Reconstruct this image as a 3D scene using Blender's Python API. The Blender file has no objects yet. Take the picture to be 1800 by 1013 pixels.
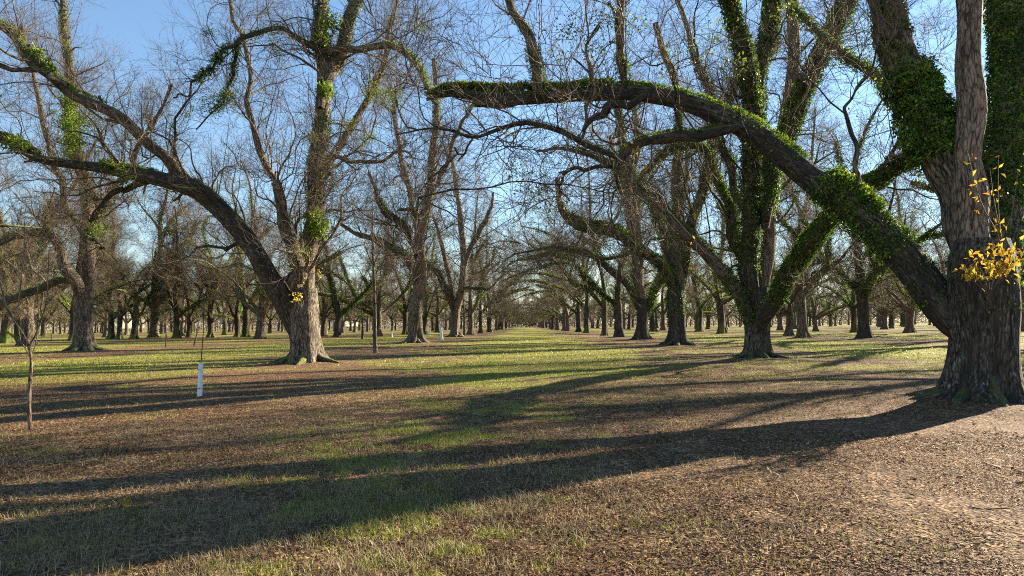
import bpy, math, time
import numpy as np
from mathutils import Vector, Matrix

T0 = time.time()
sc = bpy.context.scene
col = sc.collection
R = math.radians

# ------------------------------------------------------------------ camera
FPX = 1200.0                                   # focal length in pixels of the 1800 px wide photograph
PITCH, YAW, ROLL = math.atan(65.7/FPX), math.atan(20/FPX), -R(0.545)
CAMH = 1.65
cam_rot = Matrix.Rotation(YAW, 3, 'Z') @ Matrix.Rotation(R(90)+PITCH, 3, 'X') @ Matrix.Rotation(ROLL, 3, 'Z')
cam = bpy.data.cameras.new('camera'); camo = bpy.data.objects.new('camera', cam); col.objects.link(camo)
camo.matrix_world = Matrix.Translation((0, 0, CAMH)) @ cam_rot.to_4x4()
cam.lens = 24.0; cam.sensor_width = 36.0; cam.clip_start = 0.1; cam.clip_end = 8000
sc.camera = camo

# ------------------------------------------------------------------ sky and sun
SUN_AZ, SUN_EL = R(53.5), R(22.5)                  # azimuth from +Y towards +X
w = bpy.data.worlds.new('World'); sc.world = w; w.use_nodes = True
nt = w.node_tree; nt.nodes.clear()
wo = nt.nodes.new('ShaderNodeOutputWorld'); bg = nt.nodes.new('ShaderNodeBackground')
sky = nt.nodes.new('ShaderNodeTexSky'); sky.sky_type = 'NISHITA'; sky.sun_disc = False
sky.sun_elevation = SUN_EL; sky.sun_rotation = SUN_AZ
sky.air_density = 1.15; sky.dust_density = 0.0; sky.ozone_density = 3.4; sky.altitude = 0
bg.inputs['Strength'].default_value = 0.054
nt.links.new(sky.outputs[0], bg.inputs[0]); nt.links.new(bg.outputs[0], wo.inputs[0])
sl = bpy.data.lights.new('sun', 'SUN'); slo = bpy.data.objects.new('sun', sl); col.objects.link(slo)
sl.energy = 5.0; sl.angle = R(0.4); sl.color = (1.0, 0.87, 0.66)
SUN = Vector((math.sin(SUN_AZ)*math.cos(SUN_EL), math.cos(SUN_AZ)*math.cos(SUN_EL), math.sin(SUN_EL)))
slo.rotation_euler = (-SUN).to_track_quat('-Z', 'Y').to_euler(); slo.location = (60, 60, 60)
sc.view_settings.view_transform = 'Standard'; sc.view_settings.look = 'None'
sc.view_settings.exposure = 2.13; sc.view_settings.gamma = 1.0
sc.cycles.max_bounces = 6; sc.cycles.diffuse_bounces = 3; sc.cycles.glossy_bounces = 2
sc.cycles.transmission_bounces = 3; sc.cycles.transparent_max_bounces = 4
sc.cycles.caustics_reflective = False; sc.cycles.caustics_refractive = False
sc.cycles.use_denoising = False; sc.cycles.filter_width = 1.05

# ------------------------------------------------------------------ pixel helpers (photo pixels -> world)
cr = np.array(cam_rot)
def ray(px, py):
    return cr @ np.array([(px-900)/FPX, -(py-506.5)/FPX, -1.0])
def W(px, py, D):
    """world point seen at photo pixel (px, py) standing D metres away"""
    return np.array([0, 0, CAMH]) + ray(px, py)*D
def hz(px): return 572.2-(px-900)*0.0095
def base_at(px, D):
    """ground point under photo column px, D metres away"""
    p = W(px, hz(px), D); return np.array([p[0], p[1], 0.0])

# ------------------------------------------------------------------ small numpy noise
def vnoise(x, y, s=1.0, seed=0):
    x = np.asarray(x, float)/s+seed*17.3; y = np.asarray(y, float)/s+seed*7.7
    xi, yi = np.floor(x), np.floor(y); fx, fy = x-xi, y-yi
    fx = fx*fx*(3-2*fx); fy = fy*fy*(3-2*fy)
    def h(a, b): v = np.sin(a*127.1+b*311.7+seed*74.7)*43758.5453; return v-np.floor(v)
    return (h(xi, yi)*(1-fx)+h(xi+1, yi)*fx)*(1-fy)+(h(xi, yi+1)*(1-fx)+h(xi+1, yi+1)*fx)*fy
def fbm(x, y, s, seed=0):
    return (vnoise(x, y, s, seed)+.5*vnoise(x, y, s/2.1, seed+3)+.25*vnoise(x, y, s/4.3, seed+5))/1.75
def sstep(a, b, x):
    t = np.clip((np.asarray(x, float)-a)/(b-a), 0, 1); return t*t*(3-2*t)

# ------------------------------------------------------------------ materials
def mat(name):
    m = bpy.data.materials.new(name); m.use_nodes = True; t = m.node_tree; t.nodes.clear()
    return m, t
def N(t, kind, **k):
    n = t.nodes.new(kind)
    for a, b in k.items(): setattr(n, a, b)
    return n
def ramp(t, src, stops, interp='LINEAR'):
    r = N(t, 'ShaderNodeValToRGB'); e = r.color_ramp; e.interpolation = interp
    while len(e.elements) < len(stops): e.elements.new(0.5)
    for el, (p, c) in zip(e.elements, stops):
        el.position = p; el.color = (c if len(c) == 4 else (*c, 1))
    t.links.new(src, r.inputs[0]); return r.outputs[0]
def noise(t, vec, scale, detail=3, rough=.55, dist=0):
    n = N(t, 'ShaderNodeTexNoise'); n.inputs['Scale'].default_value = scale; n.inputs['Detail'].default_value = detail
    n.inputs['Roughness'].default_value = rough; n.inputs['Distortion'].default_value = dist
    if vec is not None: t.links.new(vec, n.inputs['Vector'])
    return n.outputs['Fac']
def mixc(t, f, a, b):
    m = N(t, 'ShaderNodeMix', data_type='RGBA')
    for s, i in ((f, 0), (a, 6), (b, 7)):
        if hasattr(s, 'is_linked') or isinstance(s, bpy.types.NodeSocket): t.links.new(s, m.inputs[i])
        elif i == 0: m.inputs[0].default_value = s
        else: m.inputs[i].default_value = (*s, 1)
    return m.outputs[2]
def math_(t, op, a, b=None, clamp=False):
    m = N(t, 'ShaderNodeMath', operation=op); m.use_clamp = clamp
    for s, i in ((a, 0), (b, 1)):
        if s is None: continue
        if isinstance(s, bpy.types.NodeSocket): t.links.new(s, m.inputs[i])
        else: m.inputs[i].default_value = s
    return m.outputs[0]

def bark_mat(name, light, mid, dark, stain=.5, moss=.5, lichen=.5, bump=1.0, mcut=.52):
    m, t = mat(name)
    at = N(t, 'ShaderNodeAttribute', attribute_name='bk'); v = at.outputs['Vector']
    oi = N(t, 'ShaderNodeObjectInfo')
    off = N(t, 'ShaderNodeVectorMath', operation='ADD'); t.links.new(v, off.inputs[0])
    cmb = N(t, 'ShaderNodeCombineXYZ'); t.links.new(math_(t, 'MULTIPLY', oi.outputs['Random'], 37.0), cmb.inputs[0]); t.links.new(cmb.outputs[0], off.inputs[1])
    v = off.outputs[0]
    ridge = noise(t, v, 11, 4, .6, .6)
    fine = noise(t, v, 38, 3, .6)
    big = noise(t, v, 1.6, 3, .6)
    wv = N(t, 'ShaderNodeVectorMath', operation='ADD'); t.links.new(v, wv.inputs[0])
    nz = N(t, 'ShaderNodeTexNoise'); nz.inputs['Scale'].default_value = 7; nz.inputs['Detail'].default_value = 2; t.links.new(v, nz.inputs['Vector'])
    sc_ = N(t, 'ShaderNodeVectorMath', operation='SCALE'); t.links.new(nz.outputs['Color'], sc_.inputs[0]); sc_.inputs['Scale'].default_value = .09; t.links.new(sc_.outputs[0], wv.inputs[1])
    pv = N(t, 'ShaderNodeTexVoronoi', feature='DISTANCE_TO_EDGE'); pv.inputs['Scale'].default_value = 15; t.links.new(wv.outputs[0], pv.inputs['Vector'])
    plate = ramp(t, pv.outputs['Distance'], [(.0, (0, 0, 0)), (.22, (1, 1, 1))])
    ridge = math_(t, 'ADD', math_(t, 'MULTIPLY', ridge, .80), math_(t, 'MULTIPLY', plate, .18))
    c = ramp(t, ridge, [(.38, dark), (.52, mid), (.66, light)])
    c = mixc(t, math_(t, 'MULTIPLY', fine, .35), c, dark)
    st = ramp(t, big, [(.62-.25*stain, (0, 0, 0)), (.72-.22*stain, (1, 1, 1))])
    c = mixc(t, math_(t, 'MULTIPLY', st, .72), c, (.030, .026, .021))
    lp = noise(t, v, 2.3, 3)
    lf = math_(t, 'MULTIPLY', ramp(t, noise(t, v, 21, 5, .75, .4), [(.55, (0, 0, 0)), (.62, (1, 1, 1))]), ramp(t, lp, [(.42, (0, 0, 0)), (.58, (1, 1, 1))]))
    c = mixc(t, math_(t, 'MULTIPLY', lf, lichen), c, (.34, .34, .29))
    g = N(t, 'ShaderNodeNewGeometry'); sx = N(t, 'ShaderNodeSeparateXYZ'); t.links.new(g.outputs['Normal'], sx.inputs[0])
    up = math_(t, 'ADD', sx.outputs[2], math_(t, 'MULTIPLY', math_(t, 'SUBTRACT', noise(t, v, 3.1, 3), .5), 1.6))
    mf = ramp(t, up, [(mcut, (0, 0, 0)), (mcut+.3, (1, 1, 1))])
    c = mixc(t, math_(t, 'MULTIPLY', mf, moss), c, (.15, .19, .022))
    b = N(t, 'ShaderNodeBsdfPrincipled'); t.links.new(c, b.inputs['Base Color']); b.inputs['Roughness'].default_value = .88
    b.inputs['Specular IOR Level'].default_value = .25
    bp = N(t, 'ShaderNodeBump'); bp.inputs['Distance'].default_value = .09*bump; bp.inputs['Strength'].default_value = 1.0
    t.links.new(math_(t, 'ADD', ridge, math_(t, 'MULTIPLY', fine, .3)), bp.inputs['Height']); t.links.new(bp.outputs[0], b.inputs['Normal'])
    o = N(t, 'ShaderNodeOutputMaterial'); t.links.new(b.outputs[0], o.inputs[0]); return m

def leaf_mat(name, stops, trans=.35, rough=.5, spec=.4):
    m, t = mat(name)
    at = N(t, 'ShaderNodeAttribute', attribute_name='rnd')
    c = ramp(t, at.outputs['Fac'], stops)
    b = N(t, 'ShaderNodeBsdfPrincipled'); t.links.new(c, b.inputs['Base Color']); b.inputs['Roughness'].default_value = rough
    b.inputs['Specular IOR Level'].default_value = spec
    o = N(t, 'ShaderNodeOutputMaterial')
    if trans:
        tr = N(t, 'ShaderNodeBsdfTranslucent'); t.links.new(c, tr.inputs[0]); mx = N(t, 'ShaderNodeMixShader'); mx.inputs[0].default_value = trans
        t.links.new(b.outputs[0], mx.inputs[1]); t.links.new(tr.outputs[0], mx.inputs[2]); t.links.new(mx.outputs[0], o.inputs[0])
    else: t.links.new(b.outputs[0], o.inputs[0])
    return m
def flat_mat(name, c, rough=.7):
    m, t = mat(name); b = N(t, 'ShaderNodeBsdfPrincipled'); b.inputs['Roughness'].default_value = rough
    nn = noise(t, None, 6, 3); t.links.new(mixc(t, math_(t, 'MULTIPLY', nn, .5), c, tuple(x*.6 for x in c)), b.inputs['Base Color'])
    o = N(t, 'ShaderNodeOutputMaterial'); t.links.new(b.outputs[0], o.inputs[0]); return m

M = {}
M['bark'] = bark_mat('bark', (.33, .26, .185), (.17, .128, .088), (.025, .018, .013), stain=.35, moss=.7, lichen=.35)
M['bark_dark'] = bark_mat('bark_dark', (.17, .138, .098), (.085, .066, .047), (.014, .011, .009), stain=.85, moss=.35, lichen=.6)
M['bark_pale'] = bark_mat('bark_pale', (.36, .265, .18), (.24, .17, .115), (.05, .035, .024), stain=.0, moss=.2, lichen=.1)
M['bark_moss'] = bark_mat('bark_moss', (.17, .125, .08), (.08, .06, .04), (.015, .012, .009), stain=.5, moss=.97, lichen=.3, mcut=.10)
def twig_mat(name, a, b2):
    m, t = mat(name); g = N(t, 'ShaderNodeNewGeometry')
    at = N(t, 'ShaderNodeAttribute', attribute_name='bk'); c = ramp(t, noise(t, g.outputs['Position'], .8, 3), [(.3, a), (.7, b2)])
    b = N(t, 'ShaderNodeBsdfPrincipled'); t.links.new(c, b.inputs['Base Color']); b.inputs['Roughness'].default_value = .75; b.inputs['Specular IOR Level'].default_value = .3
    o = N(t, 'ShaderNodeOutputMaterial'); t.links.new(b.outputs[0], o.inputs[0]); return m
M['twig'] = twig_mat('twig', (.070, .050, .031), (.165, .118, .070))
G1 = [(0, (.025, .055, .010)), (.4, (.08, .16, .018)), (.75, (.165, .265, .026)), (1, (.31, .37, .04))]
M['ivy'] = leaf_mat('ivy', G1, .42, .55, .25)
M['fern'] = leaf_mat('fern', [(0, (.05, .10, .014)), (.5, (.16, .26, .025)), (.85, (.34, .42, .035)), (1, (.36, .31, .07))], .5, .7, .2)
M['mistletoe'] = leaf_mat('mistletoe', [(0, (.04, .065, .012)), (.5, (.13, .18, .024)), (1, (.27, .31, .045))], .45, .6, .2)
M['yellow'] = leaf_mat('yellow', [(0, (.42, .22, .02)), (.4, (.60, .36, .03)), (.8, (.70, .50, .05)), (1, (.42, .40, .07))], .45, .55)
M['litter'] = leaf_mat('litter', [(0, (.036, .019, .009)), (.30, (.105, .056, .026)), (.6, (.225, .125, .060)), (.85, (.39, .245, .13)), (.965, (.58, .42, .26)), (.985, (.50, .20, .03)), (1, (.55, .36, .04))], .25, .7, .15)
M['grass'] = leaf_mat('grass', [(0, (.07, .10, .010)), (.45, (.15, .19, .018)), (.7, (.28, .30, .032)), (.8, (.34, .29, .10)), (1, (.46, .38, .19))], .45, .5)
M['straw'] = leaf_mat('straw', [(0, (.10, .075, .04)), (.5, (.24, .19, .10)), (1, (.38, .32, .18))], .35, .6)
M['tube'] = flat_mat('tree_guard', (.80, .82, .86), .45)
M['wood_cut'] = flat_mat('cut_wood', (.45, .28, .17), .8)
M['post'] = flat_mat('post', (.10, .08, .06), .85)
M['evergreen'] = leaf_mat('evergreen', [(0, (.012, .025, .014)), (1, (.04, .065, .03))], .15, .6)

# ------------------------------------------------------------------ mesh building
def tag(o, label=None, cat=None, group=None, kind=None):
    if label: o['label'] = label
    if cat: o['category'] = cat
    if group: o['group'] = group
    if kind: o['kind'] = kind
    return o
def mesh_np(name, V, F, material, bk=None, rnd=None, smooth=True):
    V = np.asarray(V, np.float32); me = bpy.data.meshes.new(name)
    me.vertices.add(len(V)); me.vertices.foreach_set('co', V.ravel())
    Fs = F if isinstance(F, list) else [F]
    Fs = [f for f in Fs if len(f)]
    nl = sum(f.size for f in Fs); npoly = sum(len(f) for f in Fs)
    me.loops.add(nl); me.polygons.add(npoly)
    me.loops.foreach_set('vertex_index', np.concatenate([f.ravel() for f in Fs]).astype(np.int32))
    tot = np.concatenate([np.full(len(f), f.shape[1], np.int32) for f in Fs])
    me.polygons.foreach_set('loop_start', np.concatenate([[0], np.cumsum(tot)[:-1]]).astype(np.int32))
    if smooth: me.polygons.foreach_set('use_smooth', np.ones(npoly, bool))
    if bk is not None:
        a = me.attributes.new('bk', 'FLOAT_VECTOR', 'POINT'); a.data.foreach_set('vector', np.asarray(bk, np.float32).ravel())
    if rnd is not None:
        a = me.attributes.new('rnd', 'FLOAT', 'POINT'); a.data.foreach_set('value', np.asarray(rnd, np.float32).ravel())
    me.materials.append(material); me.update(calc_edges=True)
    return me
def link(name, me, parent=None, loc=None):
    o = bpy.data.objects.new(name, me); col.objects.link(o)
    if parent is not None: o.parent = parent
    if loc is not None: o.location = loc
    return o

def frames(P):
    B, n, _ = P.shape
    T = np.empty_like(P); T[:, 1:-1] = P[:, 2:]-P[:, :-2]; T[:, 0] = P[:, 1]-P[:, 0]; T[:, -1] = P[:, -1]-P[:, -2]
    T /= np.linalg.norm(T, axis=2, keepdims=True)+1e-9
    ref = np.where(np.abs(T[:, :1, 2:3]) > .9, np.array([1., 0, 0]), np.array([0, 0, 1.]))
    U = np.empty_like(P); u = np.cross(T[:, 0], ref[:, 0]); u /= np.linalg.norm(u, axis=1, keepdims=True)+1e-9; U[:, 0] = u
    for i in range(1, n):
        u = u-T[:, i]*np.sum(u*T[:, i], axis=1, keepdims=True); u /= np.linalg.norm(u, axis=1, keepdims=True)+1e-9; U[:, i] = u
    return T, U, np.cross(T, U)

def tubes(P, Rr, sides, lump=0.0, flare=None, rng=None, cap=True):
    """B tubes of n rings: vertices, quads, bark coordinates"""
    B, n, _ = P.shape
    T, U, Vv = frames(P)
    th = np.arange(sides)*2*np.pi/sides
    rad = np.repeat(Rr[:, :, None], sides, 2)
    ln = np.concatenate([np.zeros((B, 1)), np.cumsum(np.linalg.norm(P[:, 1:]-P[:, :-1], axis=2), 1)], 1)
    if lump:
        ph = rng.uniform(0, 6.28, (B, 8))[:, :, None, None]; L = ln[:, :, None]
        f = (np.sin(2*th+ph[:, 0]+L*.9)*.5+np.sin(3*th+ph[:, 1]-L*.7)*.5+np.sin(5*th+ph[:, 2]+L*1.7)*.28+np.sin(th+ph[:, 3]+L*2.3)*.35
             + np.sin(9*th+ph[:, 4]+1.2*np.sin(L*2+ph[:, 5]))*.16+np.sin(L*5+2*th+ph[:, 6])*.2)
        rad = rad*(1+lump*f)
    if flare is not None:
        h = P[:, :, 2:3]; k = rng.integers(5, 7); ph = rng.uniform(0, 6.28)
        e = np.exp(-np.clip(h, 0, 9)/flare[1]); lob = (.5+.5*np.cos(k*th+ph+.5*np.sin(2*th)))**1.3
        rad = rad*(1+flare[0]*e*(.2+1.25*lob)+.10*np.exp(-np.clip(h, 0, 9)/1.4)*np.cos(k*th+ph))
    V = P[:, :, None, :]+rad[..., None]*(np.cos(th)[None, None, :, None]*U[:, :, None, :]+np.sin(th)[None, None, :, None]*Vv[:, :, None, :])
    bk = np.empty(V.shape); bk[..., 0] = rad*np.cos(th); bk[..., 1] = rad*np.sin(th); bk[..., 2] = (ln[:, :, None])*.25+(np.arange(B)*3.1)[:, None, None]
    b = (np.arange(B)*n*sides)[:, None, None]; i = (np.arange(n-1)*sides)[None, :, None]; j = np.arange(sides)[None, None, :]; j2 = (j+1) % sides
    F = np.stack([b+i+j, b+i+j2, b+i+sides+j2, b+i+sides+j], -1).reshape(-1, 4)
    V = V.reshape(-1, 3); bk = bk.reshape(-1, 3)
    return V, F, bk
class Acc:
    def __init__(s): s.V, s.F, s.K, s.n = [], {}, [], 0
    def add(s, V, F, K=None):
        s.V.append(V); s.F.setdefault(F.shape[1], []).append(F+s.n); s.n += len(V); s.K.append(np.zeros((len(V), 3)) if K is None else K)
    def tube(s, *a, **k): s.add(*tubes(*a, **k))
    def mesh(s, name, m, use='bk'):
        F = [np.concatenate(f) for f in s.F.values()]; K = np.concatenate(s.K)
        return mesh_np(name, np.concatenate(s.V), F, m, bk=K if use == 'bk' else None, rnd=K[:, 0] if use == 'rnd' else None, smooth=use == 'bk')

def spline(pts, n):
    """Catmull-Rom through rows (x, y, z, r) resampled evenly to n rows"""
    p = np.asarray(pts, float); m = len(p)
    if m == 2: return p[0]+(p[1]-p[0])*np.linspace(0, 1, n)[:, None]
    q = np.vstack([2*p[0]-p[1], p, 2*p[-1]-p[-2]]); out = []
    for i in range(m-1):
        a, b, c, d = q[i:i+4]
        for t in np.linspace(0, 1, 12, endpoint=False):
            out.append(.5*((2*b)+(c-a)*t+(2*a-5*b+4*c-d)*t*t+(3*b-a-3*c+d)*t**3))
    out.append(p[-1]); o = np.array(out)
    s = np.concatenate([[0], np.cumsum(np.linalg.norm(np.diff(o[:, :3], axis=0), axis=1))])
    u = np.linspace(0, s[-1], n)
    return np.stack([np.interp(u, s, o[:, k]) for k in range(4)], 1)

def spawn(par, K, t0, t1, ln, ang, npts, wig, up, rr, rng, shrink=.5, upb=.2, droop=0.0):
    """K children sprouting from the tubes in par = [(P, R), ...]; returns (P, R)"""
    pos = []; tan = []; rad = []; tt = []
    wts = np.array([np.sum(np.linalg.norm(P[:, 1:]-P[:, :-1], axis=2)) for P, _ in par]); cnt = rng.multinomial(K, wts/wts.sum())
    for (P, Rr), k in zip(par, cnt):
        if not k: continue
        B, n, _ = P.shape; L = np.sum(np.linalg.norm(P[:, 1:]-P[:, :-1], axis=2), 1)
        i = rng.choice(B, k, p=L/L.sum()); t = rng.uniform(t0, t1, k); f = t*(n-1); a = np.minimum(f.astype(int), n-2); fr = (f-a)[:, None]
        pos.append(P[i, a]*(1-fr)+P[i, a+1]*fr); tan.append(P[i, a+1]-P[i, a]); rad.append(Rr[i, a]*(1-fr[:, 0])+Rr[i, a+1]*fr[:, 0]); tt.append(t)
    pos = np.concatenate(pos); tan = np.concatenate(tan); rad = np.concatenate(rad); tt = np.concatenate(tt); K = len(pos)
    tan /= np.linalg.norm(tan, axis=1, keepdims=True)+1e-9
    pr = np.cross(tan, rng.normal(size=(K, 3))); pr /= np.linalg.norm(pr, axis=1, keepdims=True)+1e-9
    pr[:, 2] += upb; a = rng.uniform(ang[0], ang[1], K)[:, None]
    d = np.cos(a)*tan+np.sin(a)*pr; d /= np.linalg.norm(d, axis=1, keepdims=True)
    L = rng.uniform(ln[0], ln[1], K)*(1-shrink*tt); st = (L/(npts-1))[:, None]
    P = np.empty((K, npts, 3)); P[:, 0] = pos
    for j in range(1, npts):
        d[:, 2] = np.where(P[:, j-1, 2] < 2.6, np.abs(d[:, 2])+.1, d[:, 2])
        P[:, j] = P[:, j-1]+d*st
        d = d+rng.normal(size=(K, 3))*wig; d[:, 2] += up-droop*(j/npts); d /= np.linalg.norm(d, axis=1, keepdims=True)
    r0 = np.clip(rad*rr[0], rr[1], rr[2]); tp = np.linspace(1, rr[3], npts)
    # keep everything above the ground
    P[:, :, 2] = np.where(P[:, :, 2] < .9, .9+(P[:, :, 2]-.9)*.1, P[:, :, 2]) if droop else P[:, :, 2]
    return P, r0[:, None]*tp[None, :]

def leaves(pos, tip, nrm, size, rng, asp=.45, bend=.15):
    """one diamond leaf (4 verts, 1 quad) per row, pointing along tip, facing nrm"""
    K = len(pos); tip = tip/(np.linalg.norm(tip, axis=1, keepdims=True)+1e-9)
    side = np.cross(tip, nrm); side /= np.linalg.norm(side, axis=1, keepdims=True)+1e-9; nn = np.cross(side, tip)
    s = np.asarray(size)[:, None]
    V = np.stack([pos, pos+tip*s*.45+side*s*asp*.5, pos+tip*s-nn*s*bend, pos+tip*s*.45-side*s*asp*.5], 1)
    V[:, 1] += nn*s*bend*.6; V[:, 3] += nn*s*bend*.6
    F = (np.arange(K)*4)[:, None]+np.arange(4)[None, :]
    return V.reshape(-1, 3), F
def leaf_acc(acc, pos, tip, nrm, size, rng, rnd, **k):
    V, F = leaves(pos, tip, nrm, size, rng, **k); K4 = np.zeros((len(V), 3)); K4[:, 0] = np.repeat(rnd, 4); acc.add(V, F, K4)
def on_tube(P, Rr, K, t0, t1, rng, up=0.0):
    """K points on one tube (n,3): centre, radius, outward direction"""
    n = len(P); f = rng.uniform(t0, t1, K)*(n-1); a = np.minimum(f.astype(int), n-2); fr = (f-a)[:, None]
    c = P[a]*(1-fr)+P[a+1]*fr; r = Rr[a]*(1-fr[:, 0])+Rr[a+1]*fr[:, 0]; tn = P[a+1]-P[a]; tn /= np.linalg.norm(tn, axis=1, keepdims=True)+1e-9
    d = rng.normal(size=(K, 3)); d[:, 2] += up; d -= tn*np.sum(d*tn, 1, keepdims=True); d /= np.linalg.norm(d, axis=1, keepdims=True)+1e-9
    return c, r, d, f/(n-1), tn
def cover(acc, P, Rr, K, t0, t1, size, rng, mode='ivy', thick=.12, patch=.35):
    up = 2.2 if mode == 'fern' else .35
    c, r, d, t, tn = on_tube(P, Rr, int(K*1.6), t0, t1, rng, up)
    s = t*len(P)*.9; az = np.arctan2(d[:, 1], d[:, 0])
    m = fbm(s+c[:, 2]*.6, az*1.3+c[:, 0]*.4, 1.0, 4) > patch-.18*rng.random(len(s))
    edge = np.minimum(t-t0, t1-t)/(t1-t0+1e-6); m &= rng.random(len(t)) < .15+edge*9
    c, r, d, s, az, tn = c[m][:K], r[m][:K], d[m][:K], s[m][:K], az[m][:K], tn[m][:K]; k = len(c)
    if not k: return
    cl = fbm(s*2.2+c[:, 1], az*2+c[:, 0], .8, 9)
    off = thick*(cl*1.3)*rng.random(k)**.5
    pos = c+d*(r*.97+off)[:, None]
    tip = d*.55+rng.normal(size=(k, 3))*.45; tip[:, 2] -= .55 if mode == 'ivy' else .05
    if mode == 'fern': tip += d*.5
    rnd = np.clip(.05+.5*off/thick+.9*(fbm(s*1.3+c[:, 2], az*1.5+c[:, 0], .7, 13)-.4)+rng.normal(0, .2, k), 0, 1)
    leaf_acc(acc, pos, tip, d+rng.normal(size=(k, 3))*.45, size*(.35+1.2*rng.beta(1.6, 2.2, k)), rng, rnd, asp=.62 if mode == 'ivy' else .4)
def clump(acc, c, rad, K, size, rng):
    """mistletoe ball of small leaves"""
    d = rng.normal(size=(K, 3)); d /= np.linalg.norm(d, axis=1, keepdims=True)
    pos = c+d*(rad*rng.random(K)**.45)[:, None]*np.array([1, 1, .85])*(0.6+.8*rng.random((K, 1)))
    leaf_acc(acc, pos, d*.6+rng.normal(size=(K, 3))*.6, rng.normal(size=(K, 3)), size*rng.uniform(.6, 1.3, K), rng, rng.random(K)*.8+.1*d[:, 2]+.05, asp=.5)

# ------------------------------------------------------------------ trees
SUN_H = np.array([math.sin(SUN_AZ), math.cos(SUN_AZ), 0])
def crown_parts(root, mains, rng, q, wood='bark', mist=0, far=1.0, yellow=0, low=.12, shoots=30):
    """branches and twigs that sprout from the main limbs; q scales counts, far thickens the finest twigs"""
    par = [(P, Rr) for P, Rr in mains]
    big = [(P, Rr) for P, Rr in mains if Rr[0, 0] > .09]
    L1 = spawn(par, int(58*q), low, .97, (2.6, 8.0), (.5, 1.25), 14, .26, .035, (.36, .022, .085, .2), rng, shrink=.35)
    L1 = (L1[0], L1[1]*rng.uniform(.4, 1.15, (len(L1[0]), 1)))
    SH = spawn(par, max(4, int(shoots*q)), .25, 1, (2.5, 6.0), (.9, 1.5), 8, .05, .30, (.2, .010, .026, .3), rng, shrink=.2, upb=1.4)
    L2 = spawn(par+[L1, L1], int(720*q), low, .98, (1.0, 3.4), (.5, 1.2), 8, .27, .05, (.4, .010*far, .027*far, .3), rng, shrink=.3)
    L3 = spawn([L1, SH, L2, L2], int(5600*q), .1, 1, (.5, 1.9), (.4, 1.1), 5, .26, .06, (.5, .0056*far, .0095*far, .45), rng, shrink=.3)
    L4 = spawn([L2, L3, L3], int(10500*q), .15, 1, (.25, .95), (.4, 1.0), 3, .24, .05, (.6, .0038*far, .0055*far, .6), rng, shrink=.2)
    L5 = spawn(big or par, int(150*q), .12, 1, (.5, 1.9), (.7, 1.5), 5, .3, .05, (.1, .0045*far, .008*far, .5), rng, shrink=.1, upb=.6)
    SB = spawn(big or par, int(26*q)+2, .08, .9, (.18, .75), (.7, 1.4), 5, .12, .02, (.36, .03, .11, .72), rng, shrink=.2)
    b_ = Acc(); b_.tube(*SB, 7, lump=.12, rng=rng); b_.tube(*L1, 7, lump=.09, rng=rng); b_.tube(*SH, 4)
    link('branches', b_.mesh('branches', M[wood]), root)
    a = Acc(); a.tube(*L2, 4); a.tube(*L3, 3); a.tube(*L4, 3); a.tube(*L5, 3)
    link('crown', a.mesh('crown', M['twig']), root)
    f = Acc(); P3 = L3[0]
    # last dry brown leaves still on the twigs
    k = int(380*q); i = rng.integers(0, len(P3), k); pos = P3[i, -1]+rng.normal(size=(k, 3))*.05
    dn = rng.normal(size=(k, 3)); dn[:, 2] -= 1.2
    leaf_acc(f, pos, dn, rng.normal(size=(k, 3)), rng.uniform(.05, .10, k)*far, rng, rng.random(k)*.75)
    link('dry_leaves', f.mesh('dry_leaves', M['litter'], 'rnd'), root)
    if mist:
        g = Acc()
        for _ in range(mist):
            src = L1 if rng.random() < .6 else L2; j = rng.integers(len(src[0])); c = src[0][j, rng.integers(3, src[0].shape[1])]
            clump(g, c, rng.uniform(.25, .65), int(200 if far < 1.3 else 80), .08*far, rng)
        link('mistletoe_foliage', g.mesh('mistletoe', M['mistletoe'], 'rnd'), root)
    return L1, L2, L3

def px_limb(pts, D, dd, n, d0=None):
    """pts: (px, py, width px); depth runs from D to D+dd along the limb"""
    out = []; m = len(pts)
    s = np.concatenate([[0], np.cumsum([math.dist(pts[i][:2], pts[i+1][:2]) for i in range(m-1)])]); s /= s[-1]
    for (x, y, wd), u in zip(pts, s):
        d = D+(dd(u) if callable(dd) else dd*u)+(0 if d0 is None else d0*(min(1, u/.12) if abs(d0) < .6 else 1)); p = W(x, y, d); out.append([*p, wd*.5*d/FPX*(.6 if d0 is not None and u == 0 else 1)])
    return spline(out, n)

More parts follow.
